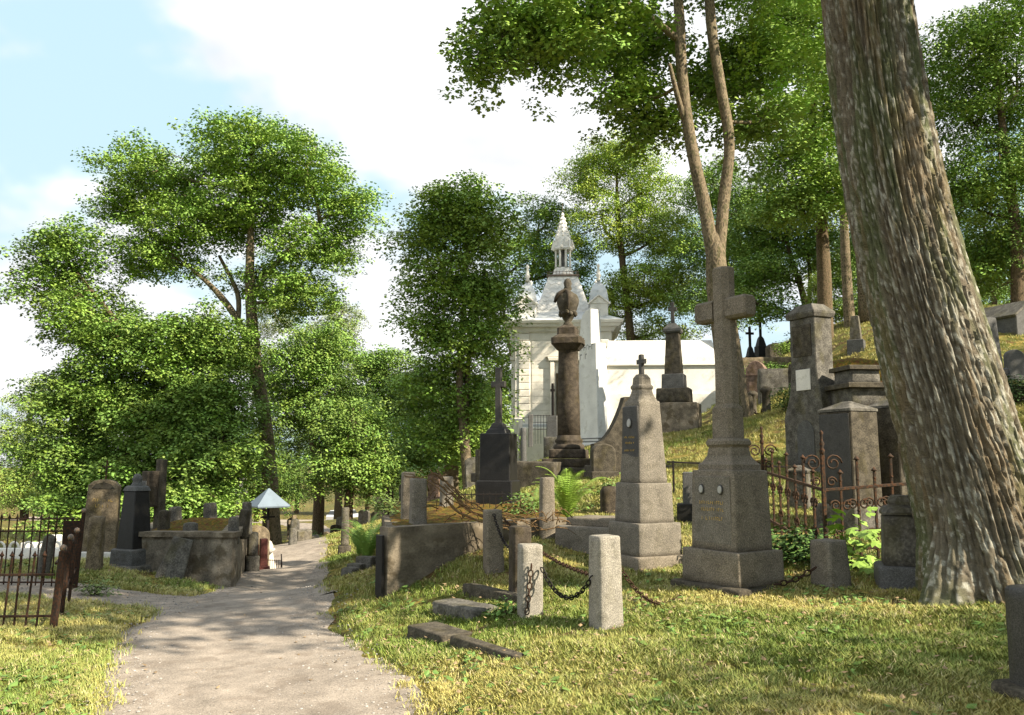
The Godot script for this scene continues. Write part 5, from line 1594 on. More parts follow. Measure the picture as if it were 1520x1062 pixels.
	put(t, "base", M.slate, [0.56, 0.5, 0.54, 0.48, 1.12, 1.48, 0.015])
	put(t, "shaft", M.old_dark, [0.42, 0.38, 0.32, 0.3, 1.48, 2.52, 0.012])
	st = S()
	loft(st, [ring(0.38, 0.36, 2.52, 0.01), ring(0.44, 0.42, 2.56, 0.01), ring(0.44, 0.42, 2.62, 0.01), ring(0.16, 0.15, 2.78, 0.01)])
	part(t, "cap", st, M.slate)
	st = S()
	cross(st, 0.56, 0.22, 0.09, 0.08, 0.38, 2.76)
	part(t, "cross", st, M.granite_dark)
	t = thing("gravestone", "small dark blue grey headstone left of the granite cross", "gravestone", gp(2.477, -11.5), -12)
	put(t, "base", M.black_stone, [0.5, 0.3, 0.5, 0.3, -0.3, 0.24])
	put(t, "stone", M.slate, [0.34, 0.2, 0.33, 0.2, 0.24, 0.66, 0.012])
	t = thing("gravestone", "dark cross monument on a grey base in front of the chapel", "gravestone", gp(1.164, -24), -15)
	put_worn(t, "base", M.old_grey, [0.5, 0.42, 0.46, 0.4, -0.6, 0.75], 0.006, 0.1)
	put(t, "block", M.slate, [0.32, 0.28, 0.28, 0.25, 0.75, 1.35, 0.012])
	st = S()
	cross(st, 0.95, 0.13, 0.07, 0.06, 0.75, 1.33)
	part(t, "cross", st, M.iron)
	t = thing("gravestone", "narrow dark slab standing left of the column foot", "gravestone", gp(0.269, -20), 10)
	put_worn(t, "stone", M.slate, [0.12, 0.2, 0.11, 0.18, -0.3, 1.0], 0.006, 0.08)
	t = thing("grave_plot", "dark stone grave surround left of the column foot", "grave plot", gp(0.523, -16.5), -20)
	put_worn(t, "surround", M.old_dark, [0.9, 0.8, 0.86, 0.76, -0.5, 0.42], 0.02, 0.1)
	# grey stepped monument and the stone vault beside it
	t = thing("gravestone", "tall grey shouldered monument with white plaque and oval niche", "gravestone", gp(5.236, -14.6), -66)
	st = S()
	slab(st, PackedVector2Array([Vector2(-0.52, -0.4), Vector2(0.44, -0.4), Vector2(0.44, 0.9), Vector2(0.36, 1.3), Vector2(0.3, 1.75), Vector2(0.3, 2.62), Vector2(-0.3, 2.62), Vector2(-0.3, 1.75), Vector2(-0.36, 1.3), Vector2(-0.52, 0.9)]), -0.2, 0.2, 0.015)
	part(t, "body", st, M.old_grey)
	st = S()
	loft(st, [ring(0.66, 0.46, 2.62, 0.01), ring(0.7, 0.5, 2.68, 0.01), ring(0.7, 0.5, 2.72, 0.01), ring(0.4, 0.28, 2.86, 0.01)])
	part(t, "cap", st, M.old_grey)
	put(t, "plaque", M.white_stone, [0.34, 0.02, 0.34, 0.02, 1.36, 1.72, 0.004, V(0.0, 0, 0.21)])
	put(t, "upper_panel", M.old_dark, [0.44, 0.02, 0.44, 0.02, 1.95, 2.5, 0.004, V(0.0, 0, 0.205)])
	st = S()
	slab(st, arch_poly(0.4, 0.1, 0.84, 0.24), 0.2, 0.215, 0.004)
	part(t, "oval_niche", st, M.slate)
	t = thing("stone_vault", "grey stone burial vault with cornices and mossy roof behind the big trunk", "tomb", gp(6.142, -14.2), 6)
	put_worn(t, "wall", M.old_grey, [1.5, 1.2, 1.5, 1.2, -0.5, 0.95], 0.006, 0.12)
	put(t, "cornice", M.old_dark, [1.62, 1.32, 1.62, 1.32, 0.95, 1.03])
	put_worn(t, "attic", M.old_grey, [1.46, 1.16, 1.46, 1.16, 1.03, 1.32], 0.006, 0.12)
	put(t, "attic_cornice", M.old_dark, [1.66, 1.36, 1.66, 1.36, 1.32, 1.4])
	put_worn(t, "attic_block", M.old_grey, [0.5, 0.6, 0.48, 0.58, 1.4, 1.62], 0.008, 0.1).position = V(-0.45, 0, 0.25)
	put(t, "top_slab", M.old_dark, [0.62, 0.7, 0.62, 0.7, 1.62, 1.69, 0.012, V(-0.45, 0, 0.25)])
	st = S()
	moss_bed(st, [V(-0.18, 1.41, 0.6), V(-0.18, 1.41, -0.6), V(0.75, 1.41, -0.6), V(0.75, 1.41, 0.6)], 0.12)
	part(t, "moss", st, M.moss)
	put(t, "pilaster", M.old_grey, [0.24, 0.06, 0.24, 0.06, -0.3, 0.93, 0.01, V(-0.62, 0, 0.61)])
	put(t, "pilaster", M.old_grey, [0.24, 0.06, 0.24, 0.06, -0.3, 0.93, 0.01, V(0.5, 0, 0.61)])
	for e in [[0.62, 0.05, 0.72], [0.62, 0.05, 0.0]]:
		put(t, "panel_frame", M.old_dark, [e[0], 0.04, e[0], 0.04, e[2], e[2] + e[1], 0.006, V(-0.06, 0, 0.61)])
	for x in [-0.35, 0.23]: put(t, "panel_frame", M.old_dark, [0.05, 0.04, 0.05, 0.04, 0.05, 0.72, 0.006, V(x, 0, 0.609)])
	# dark block with a pyramid top
	t = thing("gravestone", "broad dark block monument with low pyramid top behind the rusty fence", "gravestone", gp(4.141, -10.4), -66)
	put_worn(t, "base", M.old_grey, [0.66, 0.6, 0.64, 0.58, -0.4, 0.3], 0.006)
	put(t, "block", M.old_dark, [0.54, 0.46, 0.52, 0.44, 0.3, 1.42, 0.012])
	put(t, "front_panel", M.granite_dark, [0.5, 0.02, 0.48, 0.02, 0.34, 1.39, 0.005, V(0, 0, 0.226)])
	st = S()
	loft(st, [ring(0.54, 0.46, 1.42, 0.01), ring(0.54, 0.46, 1.45, 0.01), ring(0.12, 0.05, 1.55, 0.01)])
	part(t, "pyramid_top", st, M.old_grey)
	t = thing("gravestone", "second dark block monument half hidden by the big trunk", "gravestone", gp(4.795, -10.6), -66)
	put(t, "block", M.old_dark, [0.5, 0.42, 0.48, 0.4, -0.4, 1.4, 0.012])
	st = S()
	loft(st, [ring(0.5, 0.42, 1.4, 0.01), ring(0.5, 0.42, 1.43, 0.01), ring(0.12, 0.05, 1.53, 0.01)])
	part(t, "pyramid_top", st, M.old_grey)
	t = thing("gravestone", "low pale capped post stone just left of the rusty fence", "gravestone", gp(4.053, -12), -30)
	put(t, "block", M.old_grey, [0.28, 0.28, 0.26, 0.26, -0.4, 0.5, 0.012])
	st = S()
	loft(st, [ring(0.3, 0.3, 0.5, 0.01), ring(0.3, 0.3, 0.53, 0.01), ring(0.05, 0.05, 0.6, 0.005)])
	part(t, "cap", st, M.old_grey)
	t = thing("stone", "dark rounded stone mound behind the granite cross", "stone", gp(3.565, -13), 0)
	put_worn(t, "stone", M.old_dark, [0.42, 0.3, 0.4, 0.28, -0.3, 0.36], 0.012, 0.06, 0.13)
	# squat post, chain and grey pedestal near the big trunk
	t = granite_post("squat mossy granite post leaning below the rusty fence", gp(2.737, -7.4), 25, 0.27, 0.4, M.granite, 2.0, 0.82)
	chain("rusty chain on the ground from the squat post to the cross plinth", Vector3(2.581, 0.705, -7.3), Vector3(2.237, 0.553, -7.35), 0.03, 0.04, M.rust_dark)
	t = thing("gravestone", "grey pedestal stone with rounded cap against the big trunk", "gravestone", gp(3.331, -7.3), -18)
	put_worn(t, "base", M.slate, [0.46, 0.44, 0.45, 0.43, -0.3, 0.16], 0.006)
	put_worn(t, "block", M.old_grey, [0.34, 0.32, 0.31, 0.29, 0.16, 0.58], 0.004)
	st = S()
	loft(st, [ring(0.33, 0.31, 0.58, 0.02), ring(0.34, 0.32, 0.6, 0.03), ring(0.3, 0.28, 0.64, 0.04), ring(0.2, 0.19, 0.66, 0.04), ring(0.22, 0.21, 0.69, 0.05), ring(0.16, 0.15, 0.74, 0.05)])
	part(t, "cap", st, M.old_grey)
	t = thing("gravestone", "dark headstone edge at the bottom right corner", "gravestone", gp(2.625, -4.3), 10)
	put_worn(t, "stone", M.granite_dark, [0.2, 0.3, 0.19, 0.28, -0.3, 0.56], 0.005, 0.05)
	put_worn(t, "foot", M.old_dark, [0.34, 0.42, 0.32, 0.4, -0.3, 0.08], 0.008, 0.05)

# ---------------------------------------------------------------- graves up the hill
func make_hill_graves():
	var st: SurfaceTool
	var t := thing("gravestone", "pink stone grave house with a vaulted top up the hill", "gravestone", gp(8.207, -28), -25)
	put_worn(t, "body", M.pink, [0.62, 0.75, 0.62, 0.75, -0.4, 0.72], 0.006, 0.1)
	st = S()
	slab(st, arch_poly(0.66, 0.72, 1.22, 0.48), -0.4, 0.4, 0.015)
	part(t, "vaulted_top", st, M.pink)
	for e in [[gp(5.902, -21), 0.44, 0, "round grey stone post with chain at the foot of the forked tree"], [gp(6.353, -21), 0.62, 1, "taller capped stone post right of the chained round one"], [gp(6.873, -24), 0.62, 1, "capped stone post behind the chained round one"], [gp(8.406, -25), 0.55, 1, "capped stone post close to the grey monument"]]:
		t = thing("stone_post", e[3], "post", e[0], 0, "chained posts on the hill")
		st = S()
		if e[2] == 0: lathe(st, [[0.13, -0.3], [0.125, 0.5], [0.1, 0.6], [0.04, 0.64]], 14)
		else: lathe(st, [[0.14, -0.3], [0.13, 0.1], [0.11, 0.12], [0.1, e[1] - 0.08], [0.15, e[1] - 0.02], [0.15, e[1] + 0.03], [0.06, e[1] + 0.1]], 14)
		part(t, "shaft", st, M.old_dark)
	chain("heavy rusty chain sagging between the hill posts", Vector3(5.951, 3.002, -21) , Vector3(6.339, 3.035, -21), 0.28, 0.07, M.rust_dark)
	for e in [[1114, 535, 37.0, 0.5, 1.0, "left of two black iron crosses on the skyline"], [1130, 536, 37.5, 0.6, 1.18, "right of two black iron crosses on the skyline, taller"]]:
		t = thing("stone_cross", e[5], "cross", gp((e[0] - 760.0) / 1250.0 * e[2] / 0.992, -e[2]), 15, "crosses on the skyline")
		var k: float = e[3]
		put(t, "base", M.black_stone, [k * 0.8, k * 0.7, k * 0.76, k * 0.66, -0.6, 0.55])
		st = S()
		loft(st, [ring(k * 0.66, k * 0.56, 0.55, 0.02), ring(k * 0.4, k * 0.34, 0.9, 0.02), ring(k * 0.22, k * 0.2, 1.0, 0.02)])
		part(t, "neck", st, M.black_stone)
		st = S()
		cross(st, e[4] * 0.9, e[4] * 0.38, 0.1, 0.09, e[4] * 0.6, 0.98)
		part(t, "cross", st, M.iron)
	tablet("gravestone", "old grey boulder headstone right of the skyline crosses", gp(10.688, -34), 10, 0.6, 0.7, 0.4, 0.25, M.old_dark)
	t = thing("retaining_wall", "grey rubble retaining wall below the skyline mound", "wall", gp(8.672, -26), -8)
	put_worn(t, "wall", M.old_grey, [2.0, 0.4, 2.0, 0.36, -0.8, 0.5], 0.03, 0.15)
	t = thing("retaining_wall", "long pale kerb wall behind the pink grave", "wall", gp(9.496, -30), -4)
	put_worn(t, "wall", M.sand, [3.2, 0.4, 3.2, 0.36, -0.8, 0.5], 0.02, 0.15)
	t = thing("gravestone", "broken dark vault stone with white plaque left of the grey monument", "gravestone", gp(7.603, -22), -20)
	put_worn(t, "body", M.old_dark, [0.7, 0.6, 0.62, 0.52, -0.8, 1.0], 0.02, 0.1)
	put(t, "plaque", M.white_stone, [0.2, 0.02, 0.2, 0.02, 0.45, 0.8, 0.004, V(0.12, 0, 0.3)])
	put_worn(t, "broken_shaft", M.old_grey, [0.12, 0.1, 0.11, 0.09, 0.9, 1.5], 0.01).rotation_degrees.z = 8
	t = thing("gravestone", "pale tapered gravestone on dark base above the mossy mound", "gravestone", gp(10.529, -25.5), -30)
	put(t, "base", M.slate, [0.5, 0.44, 0.48, 0.42, -0.5, 0.3])
	put(t, "stone", M.old, [0.34, 0.3, 0.22, 0.2, 0.3, 1.05, 0.015])
	t = thing("gravestone", "flat oval dark stone lying in the mossy mound", "stone", gp(8.964, -21.5), 0)
	st = S()
	lathe(st, [[0.62, -0.4], [0.66, 0.1], [0.5, 0.2], [0.1, 0.24]], 18)
	part(t, "stone", st, M.old_dark)
	t = thing("mossy_mound", "grassy grave mound behind the stone vault", "grave", gp(8.117, -20), 0)
	st = S()
	lathe(st, [[1.3, -0.6], [1.15, 0.2], [0.8, 0.5], [0.3, 0.62]], 24)
	part(t, "mound", st, M.moss)
	# far right edge
	t = thing("gravestone", "dark tapered monument on a moulded base right of the big trunk", "gravestone", gp(9.685, -17), 10)
	put(t, "foot", M.black_stone, [0.5, 0.42, 0.46, 0.38, -0.5, 0.74])
	put(t, "moulding", M.black_stone, [0.6, 0.5, 0.56, 0.46, 0.74, 0.86, 0.02])
	put(t, "shaft", M.slate, [0.42, 0.34, 0.3, 0.26, 0.86, 1.9, 0.015])
	tablet("gravestone", "pale grey arched headstone at the right edge", gp(12.017, -20), 0, 0.45, 0.75, 0.14, 0.18, M.slate)
	t = thing("tomb", "grey gabled stone tomb on the hill at the right edge", "tomb", gp(14.794, -25), 20)
	st = S()
	slab(st, PackedVector2Array([Vector2(-0.6, -0.6), Vector2(0.6, -0.6), Vector2(0.6, 0.2), Vector2(0, 0.62), Vector2(-0.6, 0.2)]), -0.9, 0.9, 0.02)
	part(t, "body", st, M.slate)
	st = S()
	for s in [-1.0, 1.0]: bar(st, V(s * 0.68, 0.2, 0), V(s * 0.02, 0.68, 0), 0.06, 1.9)
	part(t, "roof", st, M.old_grey)
	t = thing("retaining_wall", "dark ivy covered wall along the right edge", "wall", gp(10.417, -17.5), 0)
	put_worn(t, "wall", M.old_dark, [1.6, 0.4, 1.6, 0.36, -0.6, 0.3], 0.02, 0.12)
	t = thing("house", "distant red brick chimney and roof over the hill at the right edge", "building", gp(37.946, -60), 0)
	put(t, "wall", M.plaster, [5, 4, 5, 4, -3, 1.2])
	st = S()
	slab(st, PackedVector2Array([Vector2(-2.7, 1.2), Vector2(2.7, 1.2), Vector2(0, 2.4)]), -2.2, 2.2, 0.02)
	var roof := part(t, "roof", st, M.slate)
	put(roof, "chimney", M.brick, [0.7, 0.6, 0.7, 0.6, 1.4, 3.2, 0.02, V(-1.0, 0, 0.8)])

# ---------------------------------------------------------------- ironwork
func rod(t: Node3D, a: Vector3, b: Vector3, w: float, m: Material, called := "rod", tip := 0.0):
	var st := S()
	bar(st, a, b, w, w)
	if tip > 0.0:
		var d := (b - a).normalized()
		lathe(st, [[w * 0.4, 0.0], [w * 1.5, tip * 0.25], [w * 0.9, tip * 0.5], [0.001, tip]], 5, b)
	return part(t, called, st, m)

func scroll(t: Node3D, at: Vector3, dir: Vector3, size: float, turns: float, m: Material, flip := 1.0, called := "scroll"):
	var st := S()
	var pts := []
	var n := 18
	for i in n + 1:
		var u := float(i) / n
		var a := u * turns * TAU
		var r := size * (1.0 - 0.75 * u)
		pts.append(at + dir * (cos(a) * r * flip) + V(0, sin(a) * r, 0))
	var rd := []
	for p in pts: rd.append(0.0095)
	tube(st, pts, rd, 5)
	part(t, called, st, m)

func make_iron_fences():
	# rusty palisade round the plot at the far left
	var c0 := gp(-4.32, -8.15)
	var c1 := gp(-5.75, -11.35)
	var lx := -9.2
	var t := thing("iron_fence", "rusty spiked iron fence round a plot at the left edge", "fence", c0)
	var gy := func(x: float, z: float) -> float: return gh(x, z) - c0.y
	for i in 34:                                  # near side
		var x := -0.12 - i * 0.105
		if x + c0.x < -8.0: break
		var y: float = gy.call(x + c0.x, c0.z)
		rod(t, V(x - 0.03, y - 0.05, 0), V(x + rng.randf_range(-0.012, 0.03), y + 0.66, 0.0), 0.016, M.rust_dark, "rod", 0.06)
	for e in [0.12, 0.5]:
		rod(t, V(-3.6, gy.call(c0.x - 3.6, c0.z) + e, 0.012), V(0, e, 0.012), 0.022, M.rust_dark, "rail")
	for i in 40:                                  # far side
		var x := c1.x - 0.1 - i * 0.105
		if x < -9.8: break
		var y: float = gy.call(x, c1.z)
		rod(t, V(x - c0.x, y - 0.05, c1.z - c0.z), V(x - c0.x + 0.02, y + 0.86, c1.z - c0.z), 0.014, M.rust_dark, "rod", 0.08)
	for e in [0.08, 0.74, 0.9]:
		rod(t, V(-9.8 - c0.x, gy.call(-9.8, c1.z) + e, c1.z - c0.z + 0.012), V(c1.x - c0.x, gy.call(c1.x, c1.z) + e, c1.z - c0.z + 0.012), 0.02, M.rust_dark, "rail")
	for i in 4:                                   # posts with pale balls along the gate side
		var u: float = [0.0, 0.3, 0.62, 1.0][i]
		var p := c0.lerp(c1, u)
		p.y = gh(p.x, p.z)
		var q := p - c0
		var h: float = [0.72, 0.78, 0.82, 0.98][i]
		var st := S()
		var lean := V(0.06, h, 0)
		bar(st, q - V(0, 0.2, 0), q + lean, [0.055, 0.035, 0.03, 0.04][i], [0.055, 0.035, 0.03, 0.04][i])
		var po := part(t, "post", st, M.rust_dark)
		st = S()
		lathe(st, [[0.0, 0.0], [0.024, 0.012], [0.034, 0.035], [0.024, 0.06], [0.0, 0.07]], 10, q + lean - V(0, 0.01, 0))
		part(po, "ball", st, M.iron_grey)
	for e in [0.15, 0.6]:
		rod(t, V(0, e, 0), c1 - c0 + V(0, e + 0.1, 0), 0.02, M.rust_dark, "rail")
	var st2 := S()
	slab_wall(st2, c1 - c0 + V(-0.13, -0.1, 0.14), c1 - c0 + V(0.05, -0.1, 0.02), 0.012, 0.98, 0.004, 3.0)
	part(t, "sheet_iron_panel", st2, M.rust_dark)
	# scrolled wrought iron fence behind the granite cross
	var b0 := gp(3.02, -8.25)
	t = thing("iron_fence", "rusty wrought iron fence with scrolls beside the big trunk", "fence", b0)
	var left := gp(3.22, -10.9) - b0
	var right := V(1.1, gh(4.12, -8.3) - b0.y, -0.05)
	for run in [[left, 7], [right, 6]]:
		var e: Vector3 = run[0]
		var d := V(e.x, 0, e.z).normalized()
		for h in [0.14, 0.72]:
			rod(t, V(0, h, 0), e + V(0, h, 0), 0.03, M.rust, "rail")
		for i in range(1, run[1] + 1):
			var u: float = float(i) / (run[1] + 0.5)
			var p: Vector3 = e * u
			var tall := 0.86 if i % 2 == 1 else 0.98
			rod(t, p - V(0, 0.06, 0), p + V(0, tall, 0), 0.023, M.rust, "rod", 0.05)
			for k in [0.3, 0.5, 0.8]:
				var s3 := S()
				lathe(s3, [[0.009, -0.02], [0.02, 0.0], [0.009, 0.02]], 6, p + V(0, k, 0))
				part(t, "collar", s3, M.rust)
			for s in [-1.0, 1.0]:
				scroll(t, p + d * (s * 0.06) + V(0, 0.56, 0), d, 0.055, 1.4, M.rust, s)
				if i % 2 == 1:
					scroll(t, p + d * (s * 0.05) + V(0, 0.28, 0), d, 0.045, 1.3, M.rust, -s)
	for e in [Vector3.ZERO, left]:
		var q: Vector3 = e
		var d := V(1, 0, 0)
		rod(t, q - V(0, 0.2, 0), q + V(0, 1.08, 0), 0.036, M.rust, "post", 0.0)
		var s4 := S()
		lathe(s4, [[0.02, 1.06], [0.03, 1.1], [0.015, 1.13], [0.028, 1.17], [0.012, 1.2], [0.012, 1.25], [0.022, 1.275], [0.0, 1.3]], 8, q)
		part(t, "finial", s4, M.rust)
		for s in [-1.0, 1.0]:
			scroll(t, q + d * (s * 0.1) + V(0, 0.98, 0.01), d, 0.085, 1.5, M.rust, s)
			scroll(t, q + d * (s * 0.075) + V(0, 0.8, 0.012), d, 0.05, 1.4, M.rust, s)
	# plain rails beyond it and small fences further off
	t = thing("iron_railing", "thin dark rail running behind the granite cross", "fence", Vector3(2.465, 1.579, -13.5))
	rod(t, V(0, 0, 0), Vector3(4.498, 1.494, -13.5) - Vector3(2.465, 1.579, -13.5), 0.028, M.iron, "rail")
	rod(t, V(0.1, -0.7, 0), V(0.1, 0.02, 0), 0.03, M.iron, "post")
	rod(t, V(1.9, -0.8, 0), V(1.9, -0.04, 0), 0.03, M.iron, "post")
	t = thing("iron_railing", "black iron grave railing in front of the chapel wall", "fence", Vector3(0.634, 2.523, -26.5))
	for i in 9: rod(t, V(i * 0.09, -0.4, 0), V(i * 0.09, 0.5, 0), 0.014, M.iron, "rod")
	for y in [0.05, 0.27, 0.48]: rod(t, V(-0.02, y, 0.01), V(0.76, y, 0.01), 0.016, M.iron, "rail")
	rod(t, V(-0.05, -0.5, 0), V(-0.05, 0.52, 0), 0.14, M.slate, "post")
	t = thing("iron_railing", "low bent rusty grave railing right of the red pillars", "fence", gp(-5.09, -18.2), -20)
	for i in 9: rod(t, V(i * 0.055 - 0.2, -0.08, 0), V(i * 0.055 - 0.2, 0.28, 0), 0.009, M.rust_dark, "rod")
	for y in [0.04, 0.26]: rod(t, V(-0.22, y, 0.006), V(0.27, y, 0.006), 0.012, M.rust_dark, "rail")
	rod(t, V(0.32, -0.1, 0.05), V(0.24, 0.4, 0), 0.02, M.iron, "post")
	t = thing("iron_railing", "low dark iron railing at the back of the terrace", "fence", V(-0.95, 0.85, -12.4), 8)
	for i in 10: rod(t, V(i * 0.09, -0.05, 0), V(i * 0.09, 0.3, 0), 0.01, M.iron, "rod")
	rod(t, V(-0.03, 0.26, 0.006), V(0.86, 0.26, 0.006), 0.014, M.iron, "rail")

# ---------------------------------------------------------------- far off
func make_far_things():
	var st: SurfaceTool
	for e in [[503, 776, 118.0, -0.2, "nearer silver car parked on the road below"], [520, 771, 121.0, 0.1, "second pale car parked on the road below"]]:
		var at := gp((e[0] - 760.0) / 1250.0 * e[2] / 1.012, -e[2])
		var t := thing("parked_car", e[4], "car", at + V(0, 0.12, 0), 75, "cars parked on the road")
		st = S()
		slab(st, PackedVector2Array([Vector2(-2.05, 0.3), Vector2(2.05, 0.3), Vector2(2.1, 0.65), Vector2(1.9, 0.82), Vector2(1.1, 0.92), Vector2(-1.9, 0.95), Vector2(-2.1, 0.7)]), -0.84, 0.84, 0.06)
		part(t, "body", st, M.car_paint)
		st = S()
		slab(st, PackedVector2Array([Vector2(-1.8, 0.93), Vector2(1.05, 0.9), Vector2(0.35, 1.42), Vector2(-1.25, 1.44)]), -0.72, 0.72, 0.05)
		part(t, "cabin_glass", st, M.glass_dark)
		st = S()
		slab(st, PackedVector2Array([Vector2(-1.25, 1.42), Vector2(0.35, 1.41), Vector2(0.2, 1.5), Vector2(-1.15, 1.5)]), -0.68, 0.68, 0.02)
		part(t, "roof", st, M.car_paint)
		for x in [-1.3, 1.3]:
			for z in [-0.8, 0.8]:
				st = S()
				lathe(st, [[0.12, -0.1], [0.32, -0.1], [0.32, 0.1], [0.12, 0.1]], 16)
				var w := part(t, "wheel", st, M.rubber)
				w.position = V(x, 0.32, z); w.rotation_degrees.x = 90
		for z in [-0.6, 0.6]:
			st = S()
			block(st, 0.06, 0.3, 0.06, 0.3, 0.6, 0.75, 0.01, V(2.06, 0, z))
			part(t, "headlight", st, M.porcelain)
	# little headstones down the slope
	var kinds := [M.old_grey, M.sand, M.old_dark, M.old, M.pink]
	var list := [[458, 805, 42.0, "leftmost grey headstone where the path ends"], [484, 806, 44.0, "pinkish headstone in the row where the path ends"], [498, 803, 46.0, "reddish slab in the row where the path ends"], [504, 800, 48.0, "thin dark slab in the row where the path ends"], [526, 795, 45.0, "arched grey headstone right of the small dark tree"], [540, 790, 42.0, "grey headstone behind the fern by the path"], [555, 785, 40.0, "dark headstone just left of the terrace"], [563, 778, 34.0, "grey headstone nearest the terrace end"], [600, 768, 30.0, "weathered headstone behind the terrace end posts"], [644, 760, 28.0, "pale headstone behind the terrace railing"], [705, 745, 26.0, "thin brown headstone beside the two slender trunks"], [668, 755, 30.0, "reddish headstone under the slender trunks"], [436, 790, 36.0, "small pale stone beside the slim tree"]]
	for i in list.size():
		var e: Array = list[i]
		tablet("gravestone", e[3], gp((e[0] - 760.0) / 1250.0 * e[2] / 1.016, -e[2]), rng.randf_range(-30, 30), rng.randf_range(0.35, 0.6), rng.randf_range(0.7, 1.15), 0.16, 0.16, kinds[i % 5], "small headstones down the slope", rng.randf_range(-5, 5))
	var t := thing("white_monument", "white pillar monument among the leaves behind the walled plot", "monument", gp(-10.824, -34), 10)
	put(t, "base", M.white_stone, [0.6, 0.6, 0.55, 0.55, -0.4, 0.5])
	put(t, "shaft", M.white_stone, [0.32, 0.32, 0.28, 0.28, 0.5, 2.0])
	put(t, "cap", M.white_stone, [0.45, 0.45, 0.42, 0.42, 2.0, 2.15])
	st = S()
	cross(st, 0.7, 0.4, 0.13, 0.12, 0.45, 2.14)
	part(t, "cross", st, M.white_stone)

# ---------------------------------------------------------------- plants
var frond_mesh: ArrayMesh

func fern(label: String, at: Vector3, size: float, n: int, col: Color):
	if frond_mesh == null:
		var st := S()
		st.set_color(Color(1, 1, 1))
		var pts := []
		var ns := 30
		for i in ns + 1:
			var u := i / float(ns)
			pts.append(V(0, sin(u * 1.4) * 1.0 - u * u * 0.15, u * u * 0.4 + u * 0.12))
		for i in ns:
			var a: Vector3 = pts[i]
			var b: Vector3 = pts[i + 1]
			quad(st, a + V(-0.005, 0, 0), b + V(-0.004, 0, 0), b + V(0.004, 0, 0), a + V(0.005, 0, 0))
			if i < 3: continue
			var u := i / float(ns)
			var w := 0.135 * sin(pow(u, 0.75) * PI) + 0.012
			var k := (b - a)
			for s in [-1.0, 1.0]:
				var tip := a + k * 1.6 + V(s * w, -0.015, 0.02)
				tri(st, a, tip, a + k * 0.62)
		frond_mesh = fin(st)
	var m: StandardMaterial3D = M.leaf.duplicate()
	m.albedo_color = col.linear_to_srgb()
	var t := thing("fern", label, "fern", at, rng.randf() * 360, "ferns")
	for i in n:
		var o := pnode(t, "frond", frond_mesh, m)
		o.rotation = V(0, TAU * i / n + rng.randf_range(-0.3, 0.3), 0)
		o.rotate_object_local(V(1, 0, 0), rng.randf_range(-0.12, 0.3))
		var s := size * rng.randf_range(0.7, 1.1)
		o.scale = V(s, s, s)

func shrub(called: String, label: String, at: Vector3, r: Vector3, n: int, col: Color, size: float, kind := "plain"):
	var t := thing(called, label, "plant", at, 0)
	var xs := []
	var cols := PackedColorArray()
	for i in 7:
		var st := S()
		var e := V(rng.randf_range(-0.7, 0.7) * r.x, r.y * rng.randf_range(0.9, 1.6), rng.randf_range(-0.7, 0.7) * r.z)
		tube(st, [V(0, -0.05, 0), e * 0.5 + V(0, 0.03, 0), e], [0.01, 0.007, 0.003], 4)
		part(t, "stem", st, M.bark_dark)
	for i in n:
		var d := V(rng.randfn(), rng.randfn(), rng.randfn()).normalized() * pow(rng.randf(), 0.4)
		var p := V(d.x * r.x, r.y * (1.0 + d.y) + 0.02, d.z * r.z)
		var s := rng.randf_range(0.7, 1.2)
		xs.append(Transform3D(Basis(V(0, 1, 0), rng.randf() * TAU).scaled(V(s, s, s)), p))
		var v := rng.randf_range(0.7, 1.3)
		cols.append(Color(col.r * v, col.g * v, col.b * v))
	scatter(t, "leaves", clump(kind, 9, size * 1.6, size, 40), M.leaf, xs, cols)

